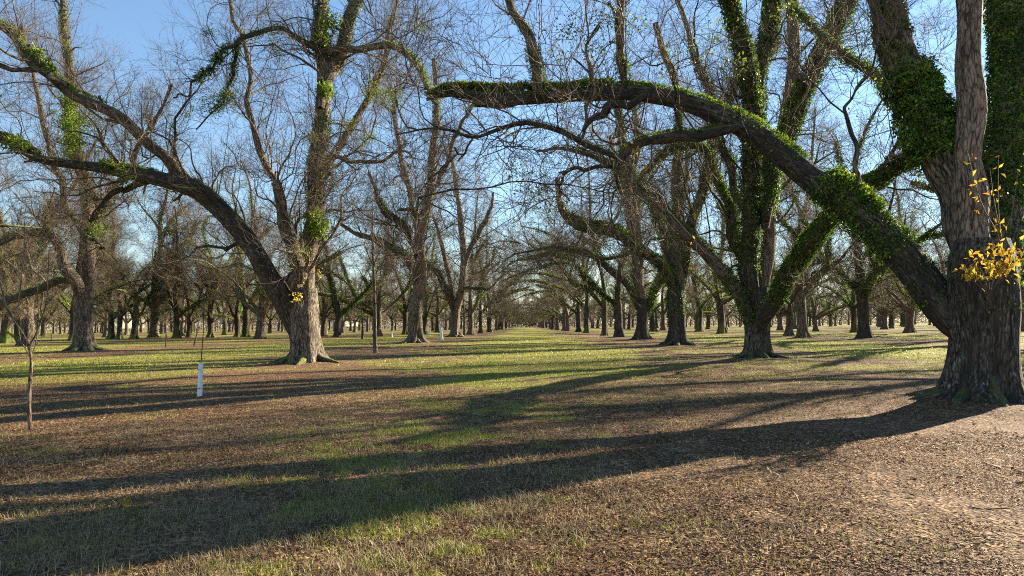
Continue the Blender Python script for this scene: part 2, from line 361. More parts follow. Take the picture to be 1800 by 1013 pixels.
def hero(name, label, cat, px, py, D, trunk, limbs, seed, q=1.0, bark='bark', flare=(.55, .35), covers=(), mist=0, yellow=0, group=None, trunk_bark=None, low=.12, shoots=30, extra_mist=(), green=(), bare=(), wood='bark', wmul=1.0):
    rng = np.random.default_rng(seed)
    b = W(px, py, D); b[2] = 0
    root = bpy.data.objects.new(name, None); col.objects.link(root); root.location = b; root.empty_display_size = .5
    tag(root, label, cat, group)
    tr = px_limb(trunk, D, 0, 40); tr[0, 2] = -.25
    tr[:, :3] -= b
    mains = [(tr[None, :, :3], tr[None, :, 3])]
    me = Acc(); me.tube(tr[None, :, :3], tr[None, :, 3], 40, lump=.05, flare=flare, rng=rng)
    link('trunk', me.mesh('trunk', M[trunk_bark or bark]), root)
    r0 = tr[3, 3]; nr = rng.integers(6, 9); a0 = rng.uniform(0, 6.28)
    for q_ in range(nr):
        az = a0+q_*6.28/nr+rng.uniform(-.25, .25); ln_ = r0*rng.uniform(1.3, 2.3); k_ = rng.uniform(.75, 1.15); u_ = np.array([math.cos(az), math.sin(az), 0]); sd_ = np.array([-u_[1], u_[0], 0])*rng.uniform(-.3, .3)
        p_ = spline([[*(u_*r0*.45+np.array([0, 0, r0*1.25])), r0*.30*k_], [*(u_*r0*.98+np.array([0, 0, r0*.42])), r0*.26*k_], [*(u_*(r0*1.2+ln_*.3)+sd_*.3+np.array([0, 0, .10])), r0*.20*k_], [*(u_*(r0+ln_*.65)+sd_*.8+np.array([0, 0, .035])), r0*.12*k_], [*(u_*(r0+ln_)+sd_*1.5+np.array([0, 0, -.10])), r0*.06*k_]], 16)
        p_[:, :2] += tr[3, :2]; a_ = Acc(); a_.tube(p_[None, :, :3], p_[None, :, 3], 12, lump=.12, rng=rng); link('root', a_.mesh('root', M[trunk_bark or bark]), root)
    L = {}
    for nm, pts, d0, dd, *o in limbs:
        l = px_limb(pts, D, dd, 44, d0); l[:, :3] -= b; l[:, 3] *= wmul
        jit = np.cumsum(rng.normal(size=(44, 3))*(.006 if D < 20 else .016), 0); l[:, :3] += jit*np.linspace(0, 1, 44)[:, None]
        kn = np.array([np.interp(np.arange(44), np.linspace(0, 43, 12), rng.normal(size=12)) for _ in range(3)]).T; kn = (kn+np.roll(kn, 1, 0)+np.roll(kn, -1, 0))/3
        l[:, :3] += kn*(0 if nm == 'stub' else .05 if D < 20 else .13)*np.minimum(1, np.minimum(np.arange(44), 43-np.arange(44))/5)[:, None]
        a = Acc(); sd = 20 if l[0, 3] > .15 else 10
        l[:, 3] *= 1+.07*np.interp(np.arange(44), np.arange(0, 44, 3), rng.normal(size=15)); a.tube(l[None, :, :3], l[None, :, 3], sd, lump=.10, rng=rng)
        link('limb', a.mesh('limb', M[o[0] if o else bark]), root)
        L[nm] = l; mains.append((l[None, :, :3], l[None, :, 3]))
    L['trunk'] = tr
    lv = crown_parts(root, [m_ for m_, l_ in zip(mains[1:], limbs) if l_[0] not in bare], rng, q, wood=wood, mist=mist, low=low, shoots=shoots)
    iv, fe = Acc(), Acc()
    for nm, t0, t1, mode, K, size, thick, patch in covers:
        l = L[nm]; cover(iv if mode == 'ivy' else fe, l[:, :3], l[:, 3], K, t0, t1, size, rng, mode, thick, patch)
    if iv.n: link('ivy_foliage', iv.mesh('ivy', M['ivy'], 'rnd'), root)
    if fe.n: link('fern_foliage', fe.mesh('fern', M['fern'], 'rnd'), root)
    if extra_mist:
        g = Acc()
        for x, y, d, r, K in extra_mist: clump(g, W(x, y, D+d)-b, r, K, .075, rng)
        link('mistletoe_foliage', g.mesh('mistletoe', M['mistletoe'], 'rnd'), root)
    if green:
        g = Acc()
        for x, y, d, r_, K in green: clump(g, W(x, y, D+d)-b, r_, K, .16, rng)
        link('fern_foliage', g.mesh('fern', M['fern'], 'rnd'), root)
    return root, L, b, rng

def yellow_spray(root, b, D, origin, tips, rng, per=14, leaf=.11):
    """thin twigs from origin to each tip, carrying yellow pecan leaflets near the end"""
    a, f = Acc(), Acc(); o = W(*origin, D)-b
    for (x, y) in tips:
        e = W(x, y, D+rng.uniform(-.5, .4))-b; mid = (o+e)/2+rng.normal(size=3)*.12; s = spline([[*o, .012], [*mid, .008], [*e, .004]], 10)
        a.tube(s[None, :, :3], s[None, :, 3], 4)
        k = per; t = rng.integers(6, 10, k); pos = s[t, :3]+rng.normal(size=(k, 3))*.07
        tip = rng.normal(size=(k, 3))*.7; tip[:, 2] -= .5
        leaf_acc(f, pos, tip, rng.normal(size=(k, 3))+np.array([0, -1, .3]), leaf*rng.uniform(.6, 1.25, k), rng, rng.random(k), asp=.42, bend=.2)
    s = link('spray', a.mesh('spray', M['twig']), root)
    link('yellow_leaves', f.mesh('yellow_leaves', M['yellow'], 'rnd'), s)

#SECTION hero trees
# A: the giant on the right ------------------------------------------------
A_limbs = [
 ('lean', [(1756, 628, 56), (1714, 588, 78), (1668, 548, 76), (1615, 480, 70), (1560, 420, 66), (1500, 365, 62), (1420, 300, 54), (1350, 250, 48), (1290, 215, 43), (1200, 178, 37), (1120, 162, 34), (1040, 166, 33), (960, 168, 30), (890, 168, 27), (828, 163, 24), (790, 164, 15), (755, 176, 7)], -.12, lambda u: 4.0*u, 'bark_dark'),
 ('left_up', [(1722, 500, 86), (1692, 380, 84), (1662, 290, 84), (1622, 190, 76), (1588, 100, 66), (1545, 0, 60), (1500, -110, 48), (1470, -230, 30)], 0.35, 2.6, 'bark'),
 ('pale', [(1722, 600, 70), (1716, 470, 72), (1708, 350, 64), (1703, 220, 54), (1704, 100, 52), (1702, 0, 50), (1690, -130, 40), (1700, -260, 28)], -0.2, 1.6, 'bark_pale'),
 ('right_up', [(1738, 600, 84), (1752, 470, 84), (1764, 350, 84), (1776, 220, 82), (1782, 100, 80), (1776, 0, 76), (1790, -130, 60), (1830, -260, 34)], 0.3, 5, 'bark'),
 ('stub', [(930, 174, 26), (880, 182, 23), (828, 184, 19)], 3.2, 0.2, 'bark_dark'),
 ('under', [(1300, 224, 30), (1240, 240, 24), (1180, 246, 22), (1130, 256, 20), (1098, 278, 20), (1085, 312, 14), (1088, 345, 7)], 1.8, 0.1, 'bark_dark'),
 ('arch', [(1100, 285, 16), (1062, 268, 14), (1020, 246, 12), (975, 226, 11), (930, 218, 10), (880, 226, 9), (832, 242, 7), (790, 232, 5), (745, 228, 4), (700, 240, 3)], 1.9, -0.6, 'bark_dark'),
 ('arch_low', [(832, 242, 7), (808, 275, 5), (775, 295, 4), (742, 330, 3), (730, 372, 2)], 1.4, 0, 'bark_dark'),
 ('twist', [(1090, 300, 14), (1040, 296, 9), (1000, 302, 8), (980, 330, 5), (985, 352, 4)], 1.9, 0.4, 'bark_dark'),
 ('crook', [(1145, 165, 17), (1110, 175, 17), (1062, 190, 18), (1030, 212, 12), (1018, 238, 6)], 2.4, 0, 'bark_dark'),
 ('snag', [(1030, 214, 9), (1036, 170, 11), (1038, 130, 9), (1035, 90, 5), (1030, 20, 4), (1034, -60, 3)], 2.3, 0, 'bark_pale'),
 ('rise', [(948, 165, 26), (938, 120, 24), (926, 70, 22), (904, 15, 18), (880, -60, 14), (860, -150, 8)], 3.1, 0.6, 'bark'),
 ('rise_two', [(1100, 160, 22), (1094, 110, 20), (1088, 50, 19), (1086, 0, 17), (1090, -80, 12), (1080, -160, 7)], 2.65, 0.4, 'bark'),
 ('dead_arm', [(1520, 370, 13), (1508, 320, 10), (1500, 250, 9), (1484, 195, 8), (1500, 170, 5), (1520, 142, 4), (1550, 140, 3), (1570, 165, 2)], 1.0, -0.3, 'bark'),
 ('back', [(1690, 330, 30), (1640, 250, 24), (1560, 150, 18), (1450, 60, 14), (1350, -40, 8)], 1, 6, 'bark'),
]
A_cov = [
 ('lean', .68, .985, 'fern', 11875, 0.073, .20, .12), ('lean', .50, .68, 'fern', 2750, 0.060, .10, .42), ('lean', .36, .5, 'fern', 1875, 0.069, .1, .42),
 ('lean', .18, .34, 'ivy', 4500, 0.065, .12, .30), ('lean', .24, .33, 'fern', 2500, 0.086, .25, .2), ('lean', .10, .18, 'ivy', 437, 0.060, .08, .5), ('lean', .86, 1.0, 'fern', 4000, 0.085, .19, .1),
 ('left_up', .27, .50, 'ivy', 15000, 0.073, .30, .12), ('left_up', .45, .66, 'ivy', 3800, 0.060, .08, .56), ('left_up', .66, 1, 'ivy', 2000, 0.060, .08, .62),
 ('right_up', .22, .97, 'ivy', 32500, 0.073, .16, .10), ('right_up', .05, .3, 'ivy', 3750, 0.069, .1, .5),
 ('pale', .6, 1, 'ivy', 1125, 0.060, .07, .62), ('back', .0, .9, 'ivy', 5000, 0.069, .1, .3),
 ('under', .1, .95, 'fern', 1875, 0.052, .07, .35), ('arch', 0, .5, 'fern', 875, 0.039, .03, .3), ('rise', .0, .25, 'fern', 1125, 0.060, .09, .2), ('rise', .2, .8, 'ivy', 625, 0.052, .05, .55), ('rise_two', 0, .2, 'fern', 625, 0.060, .08, .3), ('snag', .1, .6, 'ivy', 187, 0.043, .03, .4),
 ('trunk', .55, .95, 'ivy', 875, 0.060, .06, .58),
]
A, AL, Ab, Arng = hero('pecan_tree', 'huge pecan at the right edge whose long ferny limb arches over the avenue', 'tree', 1722, 708, 13.6,
    [(1724, 716, 116), (1725, 695, 110), (1726, 650, 106), (1727, 600, 106), (1728, 550, 110), (1727, 500, 110), (1726, 455, 102), (1726, 420, 80)], A_limbs, 11, q=.6,
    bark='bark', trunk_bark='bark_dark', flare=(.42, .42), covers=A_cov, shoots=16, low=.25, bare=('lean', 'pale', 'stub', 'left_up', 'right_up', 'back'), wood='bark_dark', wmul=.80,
    extra_mist=[(x_, y_, d_, r_, k_) for x_, y_, d_, r_, k_ in ((1005, 50, 2, .45, 170), (1045, 85, 2, .4, 130), (985, 100, 2.5, .35, 110), (1120, 40, 2, .4, 120), (1255, 70, 2, .5, 170), (1180, 110, 2, .4, 100), (935, 335, 1.5, .5, 170), (975, 365, 1.5, .45, 120), (905, 300, 1.5, .4, 90), (1290, 120, 2, .35, 90), (1060, 30, 2.4, .4, 90), (1560, 120, 2, .35, 200), (1380, 20, 2, .4, 120))])
yellow_spray(A, Ab, 12.2, (1738, 520), [(1690, 470), (1712, 455), (1730, 440), (1745, 425), (1762, 450), (1775, 430), (1790, 455), (1752, 400), (1798, 440), (1700, 468), (1740, 462), (1770, 465)], Arng, per=15, leaf=.14)
yellow_spray(A, Ab, 12.6, (1760, 420), [(1710, 330), (1740, 295), (1690, 300), (1765, 330), (1735, 350), (1755, 275), (1790, 300), (1700, 265)], Arng, per=4, leaf=.11)
for org, tips in (((1110, 262), [(1112, 275), (1125, 268), (1140, 300)]), ((1210, 300), [(1222, 410), (1218, 428)]), ((960, 350), [(903, 392), (1000, 360)])):
    yellow_spray(A, Ab, 13.2, org, tips, Arng, per=4, leaf=.12)
# sawn end of the long limb
e = AL['stub']; d = e[-1, :3]-e[-3, :3]; d /= np.linalg.norm(d); a = Acc()
P = np.array([e[-1, :3]-d*.06, e[-1, :3]+d*.012, e[-1, :3]+d*.016])[None]; a.tube(P, np.array([[e[-1, 3]*.98, e[-1, 3]*.93, .01]]), 18)
link('sawn_end', a.mesh('sawn_end', M['wood_cut']), A)

# B: left foreground tree ----------------------------------------------------
B_limbs = [
 ('lean', [(528, 600, 44), (505, 545, 44), (478, 490, 42), (440, 425, 40), (395, 378, 38), (340, 335, 35), (290, 313, 30), (235, 298, 27), (180, 292, 23), (110, 288, 20), (60, 277, 17), (10, 245, 14), (-40, 235, 11), (-110, 250, 7)], -.2, -2.5, 'bark_dark'),
 ('lean_up', [(360, 352, 26), (318, 312, 26), (278, 265, 24), (215, 212, 22), (150, 175, 21), (110, 148, 20), (62, 105, 18), (25, 68, 17), (-10, 40, 14), (-70, -10, 8)], -1, -3, 'bark'),
 ('lean_side', [(120, 150, 14), (70, 134, 11), (20, 122, 10), (-40, 110, 7)], -3, -1, 'bark'),
 ('leader', [(542, 590, 44), (541, 500, 40), (545, 400, 38), (555, 310, 34), (562, 230, 31), (567, 150, 29), (566, 60, 24), (572, -30, 18), (575, -130, 10)], .1, .6, 'bark'),
 ('fork', [(538, 560, 34), (527, 480, 28), (508, 415, 24), (493, 365, 22), (483, 322, 20)], -.5, .2, 'bark'),
 ('right_up', [(563, 190, 24), (580, 120, 28), (604, 70, 28), (626, 20, 26), (650, -50, 20), (690, -150, 10)], .3, .8, 'bark'),
 ('hook', [(566, 90, 15), (548, 82, 14), (520, 62, 13), (495, 47, 12), (465, 46, 11), (440, 57, 10), (424, 75, 9), (420, 95, 8), (407, 118, 7), (408, 140, 7), (396, 168, 5), (375, 200, 4), (345, 235, 3)], .2, -1.5, 'bark_dark'),
 ('hook_two', [(424, 76, 9), (405, 84, 8), (385, 108, 7), (362, 124, 6), (345, 146, 5), (330, 165, 4), (306, 172, 3)], -1, -.6, 'bark_dark'),
 ('over', [(564, 90, 15), (600, 86, 13), (640, 82, 13), (690, 92, 13), (722, 108, 13), (738, 140, 12), (752, 172, 9), (770, 190, 5)], .2, -2.5, 'bark'),
 ('stub', [(490, 495, 11), (515, 480, 11), (530, 462, 12)], .3, .2, 'bark'),
 ('low_left', [(455, 440, 9), (430, 438, 8), (400, 445, 7), (372, 432, 6), (345, 440, 4), (310, 455, 3)], -.4, -.8, 'bark_dark'),
 ('under', [(300, 318, 13), (262, 322, 16), (225, 328, 14), (200, 345, 12), (180, 372, 9), (165, 400, 6)], -1.2, 0, 'bark_dark'),
 ('right_low', [(556, 300, 13), (590, 280, 10), (640, 285, 8), (690, 270, 6), (730, 280, 4)], .2, -1.5, 'bark'),
 ('back', [(552, 350, 20), (590, 270, 17), (640, 190, 14), (680, 100, 11), (700, 0, 8)], .5, 6, 'bark'),
 ('back_left', [(500, 400, 16), (470, 300, 14), (440, 200, 12), (430, 100, 10), (400, 0, 7)], .5, 5, 'bark'),
]
B_cov = [('lean', .52, .66, 'fern', 900, .09, .10, .35), ('lean', .78, .93, 'fern', 1800, .12, .16, .2), ('lean', .35, .5, 'fern', 500, .08, .07, .45), ('lean_up', .45, .9, 'fern', 1800, .09, .13, .35),
 ('leader', .22, .55, 'ivy', 4200, .085, .12, .42), ('leader', .66, .85, 'ivy', 2600, .085, .14, .35), ('hook', .2, .9, 'ivy', 1600, .085, .14, .35), ('hook_two', .1, .7, 'ivy', 1600, .09, .2, .25), ('right_up', .2, .6, 'ivy', 1500, .085, .1, .4), ('over', .4, .95, 'fern', 1500, .08, .08, .35),
 ('trunk', .8, 1, 'ivy', 200, .07, .06, .5)]
B, BL, Bb, Brng = hero('pecan_tree', 'big leaning pecan left of the avenue with sunlit bark and a hooked dark branch', 'tree', 537, 640, 31,
    [(536, 650, 58), (537, 625, 50), (536, 600, 50), (534, 575, 52), (533, 550, 54), (535, 530, 48), (538, 505, 38)], B_limbs, 5, q=1.6, wmul=.82, bark='bark', flare=(.6, .45), covers=B_cov, mist=16, shoots=45, low=.15, green=[(60, 95, -3, .35, 260), (85, 120, -3, .3, 200), (195, 292, -2, .35, 260), (215, 300, -2, .3, 200), (30, 255, -2.6, .4, 380), (562, 400, -.3, .5, 420), (553, 380, -.3, .45, 300), (565, 70, 0, .5, 380), (580, 40, 0, .5, 300), (570, 160, 0, .4, 300)],
    extra_mist=[(155, 215, -2, .6, 700), (135, 245, -2, .5, 700), (375, 185, -1, .7, 900), (400, 170, -1, .5, 600), (660, 160, -1, .7, 600), (690, 175, -1, .6, 600), (640, 250, -1, .5, 300), (480, 80, 0, .35, 250), (740, 50, -1, .4, 250)])
yellow_spray(B, Bb, 29.5, (530, 540), [(514, 520), (521, 515), (519, 525)], Brng, per=10, leaf=.15)
yellow_spray(B, Bb, 29.5, (545, 480), [(560, 478), (568, 484), (540, 462), (535, 500)], Brng, per=6, leaf=.13)

# C: second tree of the right row ---------------------------------------------
C_limbs = [
 ('left', [(1322, 580, 26), (1302, 525, 25), (1262, 468, 23), (1225, 422, 20), (1188, 385, 18), (1150, 350, 16), (1112, 318, 14), (1075, 292, 12), (1035, 270, 9), (985, 262, 6), (940, 270, 4)], -.2, -2, 'bark'),
 ('mid', [(1326, 570, 38), (1322, 450, 38), (1322, 350, 33), (1326, 250, 30), (1334, 150, 28), (1348, 60, 26), (1362, -30, 22), (1380, -140, 12)], -0.2, -1.5, 'bark_moss'),
 ('brown', [(1338, 560, 26), (1346, 430, 26), (1356, 330, 25), (1372, 240, 24), (1386, 150, 23), (1390, 70, 22), (1388, -10, 20), (1400, -120, 12)], 0.2, 4, 'bark_pale'),
 ('right_up', [(1345, 400, 26), (1360, 300, 28), (1388, 220, 28), (1420, 140, 28), (1455, 60, 28), (1488, -5, 26), (1530, -90, 16)], -0.8, -4, 'bark_moss'),
 ('left_up', [(1322, 300, 26), (1330, 210, 30), (1318, 130, 28), (1302, 70, 26), (1275, 0, 24), (1240, -80, 14)], -0.7, -4, 'bark_moss'),
 ('fork_up', [(1328, 160, 20), (1345, 100, 18), (1352, 40, 16), (1345, -40, 12)], -.3, -1, 'bark_moss'),
 ('right', [(1336, 600, 30), (1352, 555, 30), (1378, 500, 30), (1412, 448, 30), (1446, 400, 30), (1478, 360, 27), (1520, 320, 25), (1570, 290, 23), (1620, 262, 20), (1680, 200, 14)], .2, -10, 'bark_moss'),
 ('left_mid', [(1318, 500, 16), (1296, 420, 16), (1280, 350, 15), (1252, 290, 15), (1225, 262, 14), (1190, 262, 13), (1150, 290, 10), (1115, 330, 7)], 0.2, 5, 'bark_moss'),
 ('back', [(1330, 420, 18), (1290, 330, 16), (1250, 200, 14), (1215, 90, 11), (1180, -20, 8)], .4, 5, 'bark'),
]
C_cov = [('mid', .12, 1, 'ivy', 9000, .11, .16, .22), ('right_up', .05, 1, 'ivy', 9000, .11, .18, .15), ('left_up', .05, 1, 'ivy', 7000, .11, .17, .18), ('fork_up', 0, 1, 'ivy', 2200, .11, .15, .2), ('right', .16, .9, 'ivy', 13000, .09, .15, .15), ('right', .12, .95, 'fern', 4500, .09, .12, .15), ('right_up', .1, 1, 'fern', 3000, .11, .12, .25), ('left_up', .1, 1, 'fern', 2600, .11, .12, .25), ('left', .1, .95, 'fern', 2600, .09, .07, .25), ('left_mid', .1, 1, 'fern', 2600, .11, .1, .2),
 ('left', .0, .25, 'ivy', 1300, .11, .1, .35), ('left', .3, .9, 'fern', 1600, .09, .06, .35), ('left_mid', .1, 1, 'ivy', 4500, .11, .15, .2), ('brown', .3, 1, 'ivy', 1500, .1, .08, .6), ('back', .1, .8, 'ivy', 2500, .11, .12, .3)]
C, CL, Cb, Crng = hero('pecan_tree', 'ivy-clad pecan with five upright limbs, second trunk of the right avenue row', 'tree', 1331, 632, 31,
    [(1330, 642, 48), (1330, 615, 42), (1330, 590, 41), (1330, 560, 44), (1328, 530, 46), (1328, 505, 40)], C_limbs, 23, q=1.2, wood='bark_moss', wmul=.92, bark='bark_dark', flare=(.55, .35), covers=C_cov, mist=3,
    extra_mist=[(1500, 70, -1, .9, 800), (1530, 100, -1, .8, 700), (1490, 30, -1, .7, 500), (1475, 110, -1, .5, 300)])
# D: third in the right row ------------------------------------------------------
D_limbs = [
 ('left', [(1186, 520, 18), (1172, 480, 18), (1148, 455, 17), (1120, 440, 16), (1090, 420, 17), (1055, 408, 16), (1015, 398, 14), (992, 378, 11), (978, 350, 9), (975, 310, 6)], -.3, -3, 'bark_moss'),
 ('mid', [(1190, 560, 30), (1190, 470, 26), (1188, 380, 18), (1190, 300, 16), (1192, 220, 15), (1180, 130, 13), (1150, 40, 9)], 0, 1, 'bark'),
 ('right', [(1196, 520, 20), (1208, 440, 18), (1225, 360, 17), (1245, 290, 16), (1255, 240, 13), (1290, 160, 10), (1320, 60, 7)], 0, 1, 'bark_moss'),
 ('left_up', [(1182, 470, 16), (1162, 400, 15), (1142, 350, 14), (1110, 300, 12), (1090, 240, 10), (1080, 160, 8)], .2, 2, 'bark_moss'),
 ('far_left', [(1120, 440, 9), (1070, 455, 8), (1020, 440, 7), (960, 432, 5), (900, 450, 3), (870, 470, 2)], -1.5, -2, 'bark_moss'),
]
hero('pecan_tree', 'mossy pecan, third back in the right avenue row, with one limb thick with fern', 'tree', 1190, 608, 51.5,
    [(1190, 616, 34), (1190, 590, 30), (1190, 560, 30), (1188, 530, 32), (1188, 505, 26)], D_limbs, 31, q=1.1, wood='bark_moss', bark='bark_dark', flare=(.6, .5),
    covers=[('left', .45, .78, 'fern', 5000, .16, .35, .1), ('left', .05, .9, 'fern', 2500, .14, .1, .2), ('right', .1, 1, 'fern', 2000, .14, .12, .2), ('left_up', .1, 1, 'fern', 2000, .14, .12, .2), ('left', .05, .45, 'ivy', 1500, .14, .14, .3), ('mid', .1, .8, 'ivy', 3000, .14, .15, .3), ('right', .1, 1, 'ivy', 3500, .14, .16, .2), ('left_up', .1, 1, 'ivy', 3000, .14, .16, .25), ('far_left', 0, .6, 'fern', 500, .1, .05, .3), ('trunk', .5, 1, 'ivy', 900, .13, .1, .4)], mist=3)
# E: fourth with the low mossy bow limb
E_limbs = [
 ('bow', [(1124, 548, 12), (1112, 522, 11), (1092, 496, 11), (1070, 476, 10), (1046, 458, 10), (1020, 447, 9), (985, 440, 7), (945, 448, 5), (905, 462, 3), (880, 478, 2)], -.3, -3, 'bark_moss'),
 ('mid', [(1128, 560, 20), (1126, 480, 16), (1120, 400, 14), (1112, 330, 12), (1118, 250, 10), (1110, 150, 7)], 0, 1, 'bark_pale'),
 ('dark', [(1126, 550, 16), (1116, 470, 13), (1112, 400, 12), (1098, 320, 10), (1070, 240, 7)], .3, 2, 'bark_moss'),
 ('right', [(1134, 560, 15), (1148, 520, 15), (1168, 480, 14), (1180, 430, 12), (1200, 350, 9), (1210, 260, 6)], .3, 2, 'bark_moss'),
]
hero('pecan_tree', 'mossy pecan, fourth back in the right avenue row, thin bowed limb over the grass', 'tree', 1129, 598, 71,
    [(1129, 602, 24), (1129, 585, 20), (1129, 565, 19), (1129, 545, 20), (1129, 525, 16)], E_limbs, 37, q=1.0, wood='bark_moss', bark='bark_dark', flare=(.6, .6),
    covers=[('bow', .0, .9, 'fern', 4000, .14, .14, .15), ('right', .0, .9, 'fern', 1800, .18, .14, .2), ('dark', .1, .9, 'ivy', 1800, .18, .16, .3), ('right', .0, .9, 'ivy', 2400, .18, .18, .2), ('mid', .5, 1, 'ivy', 700, .16, .12, .4)], mist=4)
# J: left, lit trunk ---------------------------------------------------------------
J_limbs = [
 ('leader', [(146, 560, 32), (150, 500, 29), (154, 440, 26), (157, 370, 22), (152, 320, 19), (138, 270, 17), (126, 200, 15), (118, 110, 13), (116, 20, 11), (110, -60, 7)], 0, 1, 'bark'),
 ('left', [(142, 540, 18), (134, 500, 17), (118, 462, 16), (100, 435, 15), (78, 415, 14), (40, 415, 13), (0, 422, 11), (-50, 440, 8)], -.4, -2, 'bark'),
 ('low', [(136, 492, 12), (100, 500, 12), (62, 512, 13), (30, 525, 14), (-10, 545, 12), (-50, 560, 10)], .3, 3, 'bark_dark'),
 ('right', [(156, 405, 12), (168, 385, 13), (188, 360, 13), (200, 330, 11), (225, 300, 9), (255, 230, 7), (300, 150, 5)], -.3, -2, 'bark_dark'),
 ('back', [(150, 430, 12), (120, 350, 10), (90, 260, 9), (60, 150, 7), (40, 40, 5)], .5, 4, 'bark'),
 ('knob', [(160, 410, 10), (172, 425, 9), (182, 436, 6)], -.4, -.2, 'bark_dark'),
]
hero('pecan_tree', 'straight grey pecan at far left with low dark branch reaching to the picture edge', 'tree', 147, 617, 52,
    [(147, 624, 34), (147, 600, 29), (146, 570, 28), (146, 540, 30), (148, 515, 28)], J_limbs, 41, q=1.5, bark='bark', flare=(.7, .5),
    covers=[('leader', .42, .62, 'ivy', 2600, .14, .16, .3), ('leader', .62, .9, 'ivy', 1600, .13, .12, .4), ('right', .1, .5, 'ivy', 900, .14, .12, .3), ('left', .35, .9, 'fern', 800, .12, .1, .4), ('low', .1, .9, 'fern', 700, .13, .1, .4)], mist=16, shoots=60, green=[(128, 175, -1, .9, 900), (126, 215, -1, 1.0, 1100), (124, 250, -1, .7, 700), (168, 402, -1, .7, 420), (60, 110, 0, .6, 350), (120, 270, -.6, .5, 300)])
# M: mid left ------------------------------------------------------------------------
M_limbs = [
 ('leader', [(731, 560, 24), (735, 490, 22), (739, 430, 20), (748, 370, 17), (758, 310, 15), (764, 240, 12), (768, 170, 10), (762, 100, 7)], 0, 1, 'bark_pale'),
 ('left', [(729, 500, 13), (722, 462, 12), (700, 445, 12), (672, 428, 11), (645, 415, 9), (615, 405, 7), (590, 390, 5)], -.3, -3, 'bark'),
 ('left_up', [(732, 450, 11), (726, 430, 11), (712, 405, 11), (694, 385, 10), (676, 372, 9), (664, 340, 7), (650, 300, 5)], -.2, -2, 'bark_dark'),
 ('arm', [(741, 400, 8), (738, 380, 8), (720, 372, 7), (700, 372, 5)], .3, 1, 'bark'),
 ('back', [(738, 430, 10), (720, 340, 9), (700, 240, 8), (690, 150, 6)], .5, 5, 'bark'),
 ('right', [(752, 350, 9), (780, 300, 8), (800, 240, 7), (830, 180, 5)], .1, -3, 'bark'),
]
Mt, ML, Mb, _ = hero('pecan_tree', 'tall single-stemmed pecan with a ringed cut near its foot, left of the avenue', 'tree', 731, 603, 66.5,
    [(731, 607, 28), (731, 592, 23), (731, 570, 22), (731, 545, 23), (732, 520, 22)], M_limbs, 43, q=1.5, bark='bark', flare=(.8, .5),
    covers=[('left_up', .2, .75, 'fern', 2200, .16, .15, .25), ('left', .1, .7, 'fern', 1200, .15, .12, .35), ('leader', .35, .5, 'ivy', 500, .16, .15, .45), ('leader', .7, .9, 'ivy', 900, .16, .15, .4)], mist=8, shoots=50)
# N: next on the left row, V-forked
N_limbs = [
 ('right', [(801, 565, 15), (808, 520, 14), (815, 470, 12), (812, 400, 10), (802, 330, 8), (790, 260, 6)], 0, 1, 'bark_pale'),
 ('far_right', [(816, 470, 10), (832, 430, 9), (850, 395, 8), (865, 365, 6), (868, 340, 4)], 0, -1, 'bark'),
 ('left', [(800, 560, 13), (790, 520, 12), (775, 490, 11), (757, 468, 10), (744, 450, 8), (735, 410, 6)], -.3, -2, 'bark_dark'),
 ('left_two', [(798, 540, 9), (790, 490, 8), (782, 450, 8), (776, 420, 6), (760, 370, 4)], .3, 2, 'bark'),
 ('arm', [(806, 520, 7), (818, 507, 6), (840, 505, 5), (860, 508, 4), (885, 485, 3)], -.5, -3, 'bark_dark'),
]
hero('pecan_tree', 'V-forked pecan with sunlit right stem, standing behind the ringed trunk on the left row', 'tree', 800, 592, 103,
    [(800, 595, 18), (800, 585, 15), (800, 570, 15), (801, 550, 16), (801, 530, 13)], N_limbs, 47, q=1.1, bark='bark', flare=(.6, .8), covers=[('left', .2, .8, 'fern', 500, .2, .12, .4)], mist=4)
print('heroes', time.time()-T0)

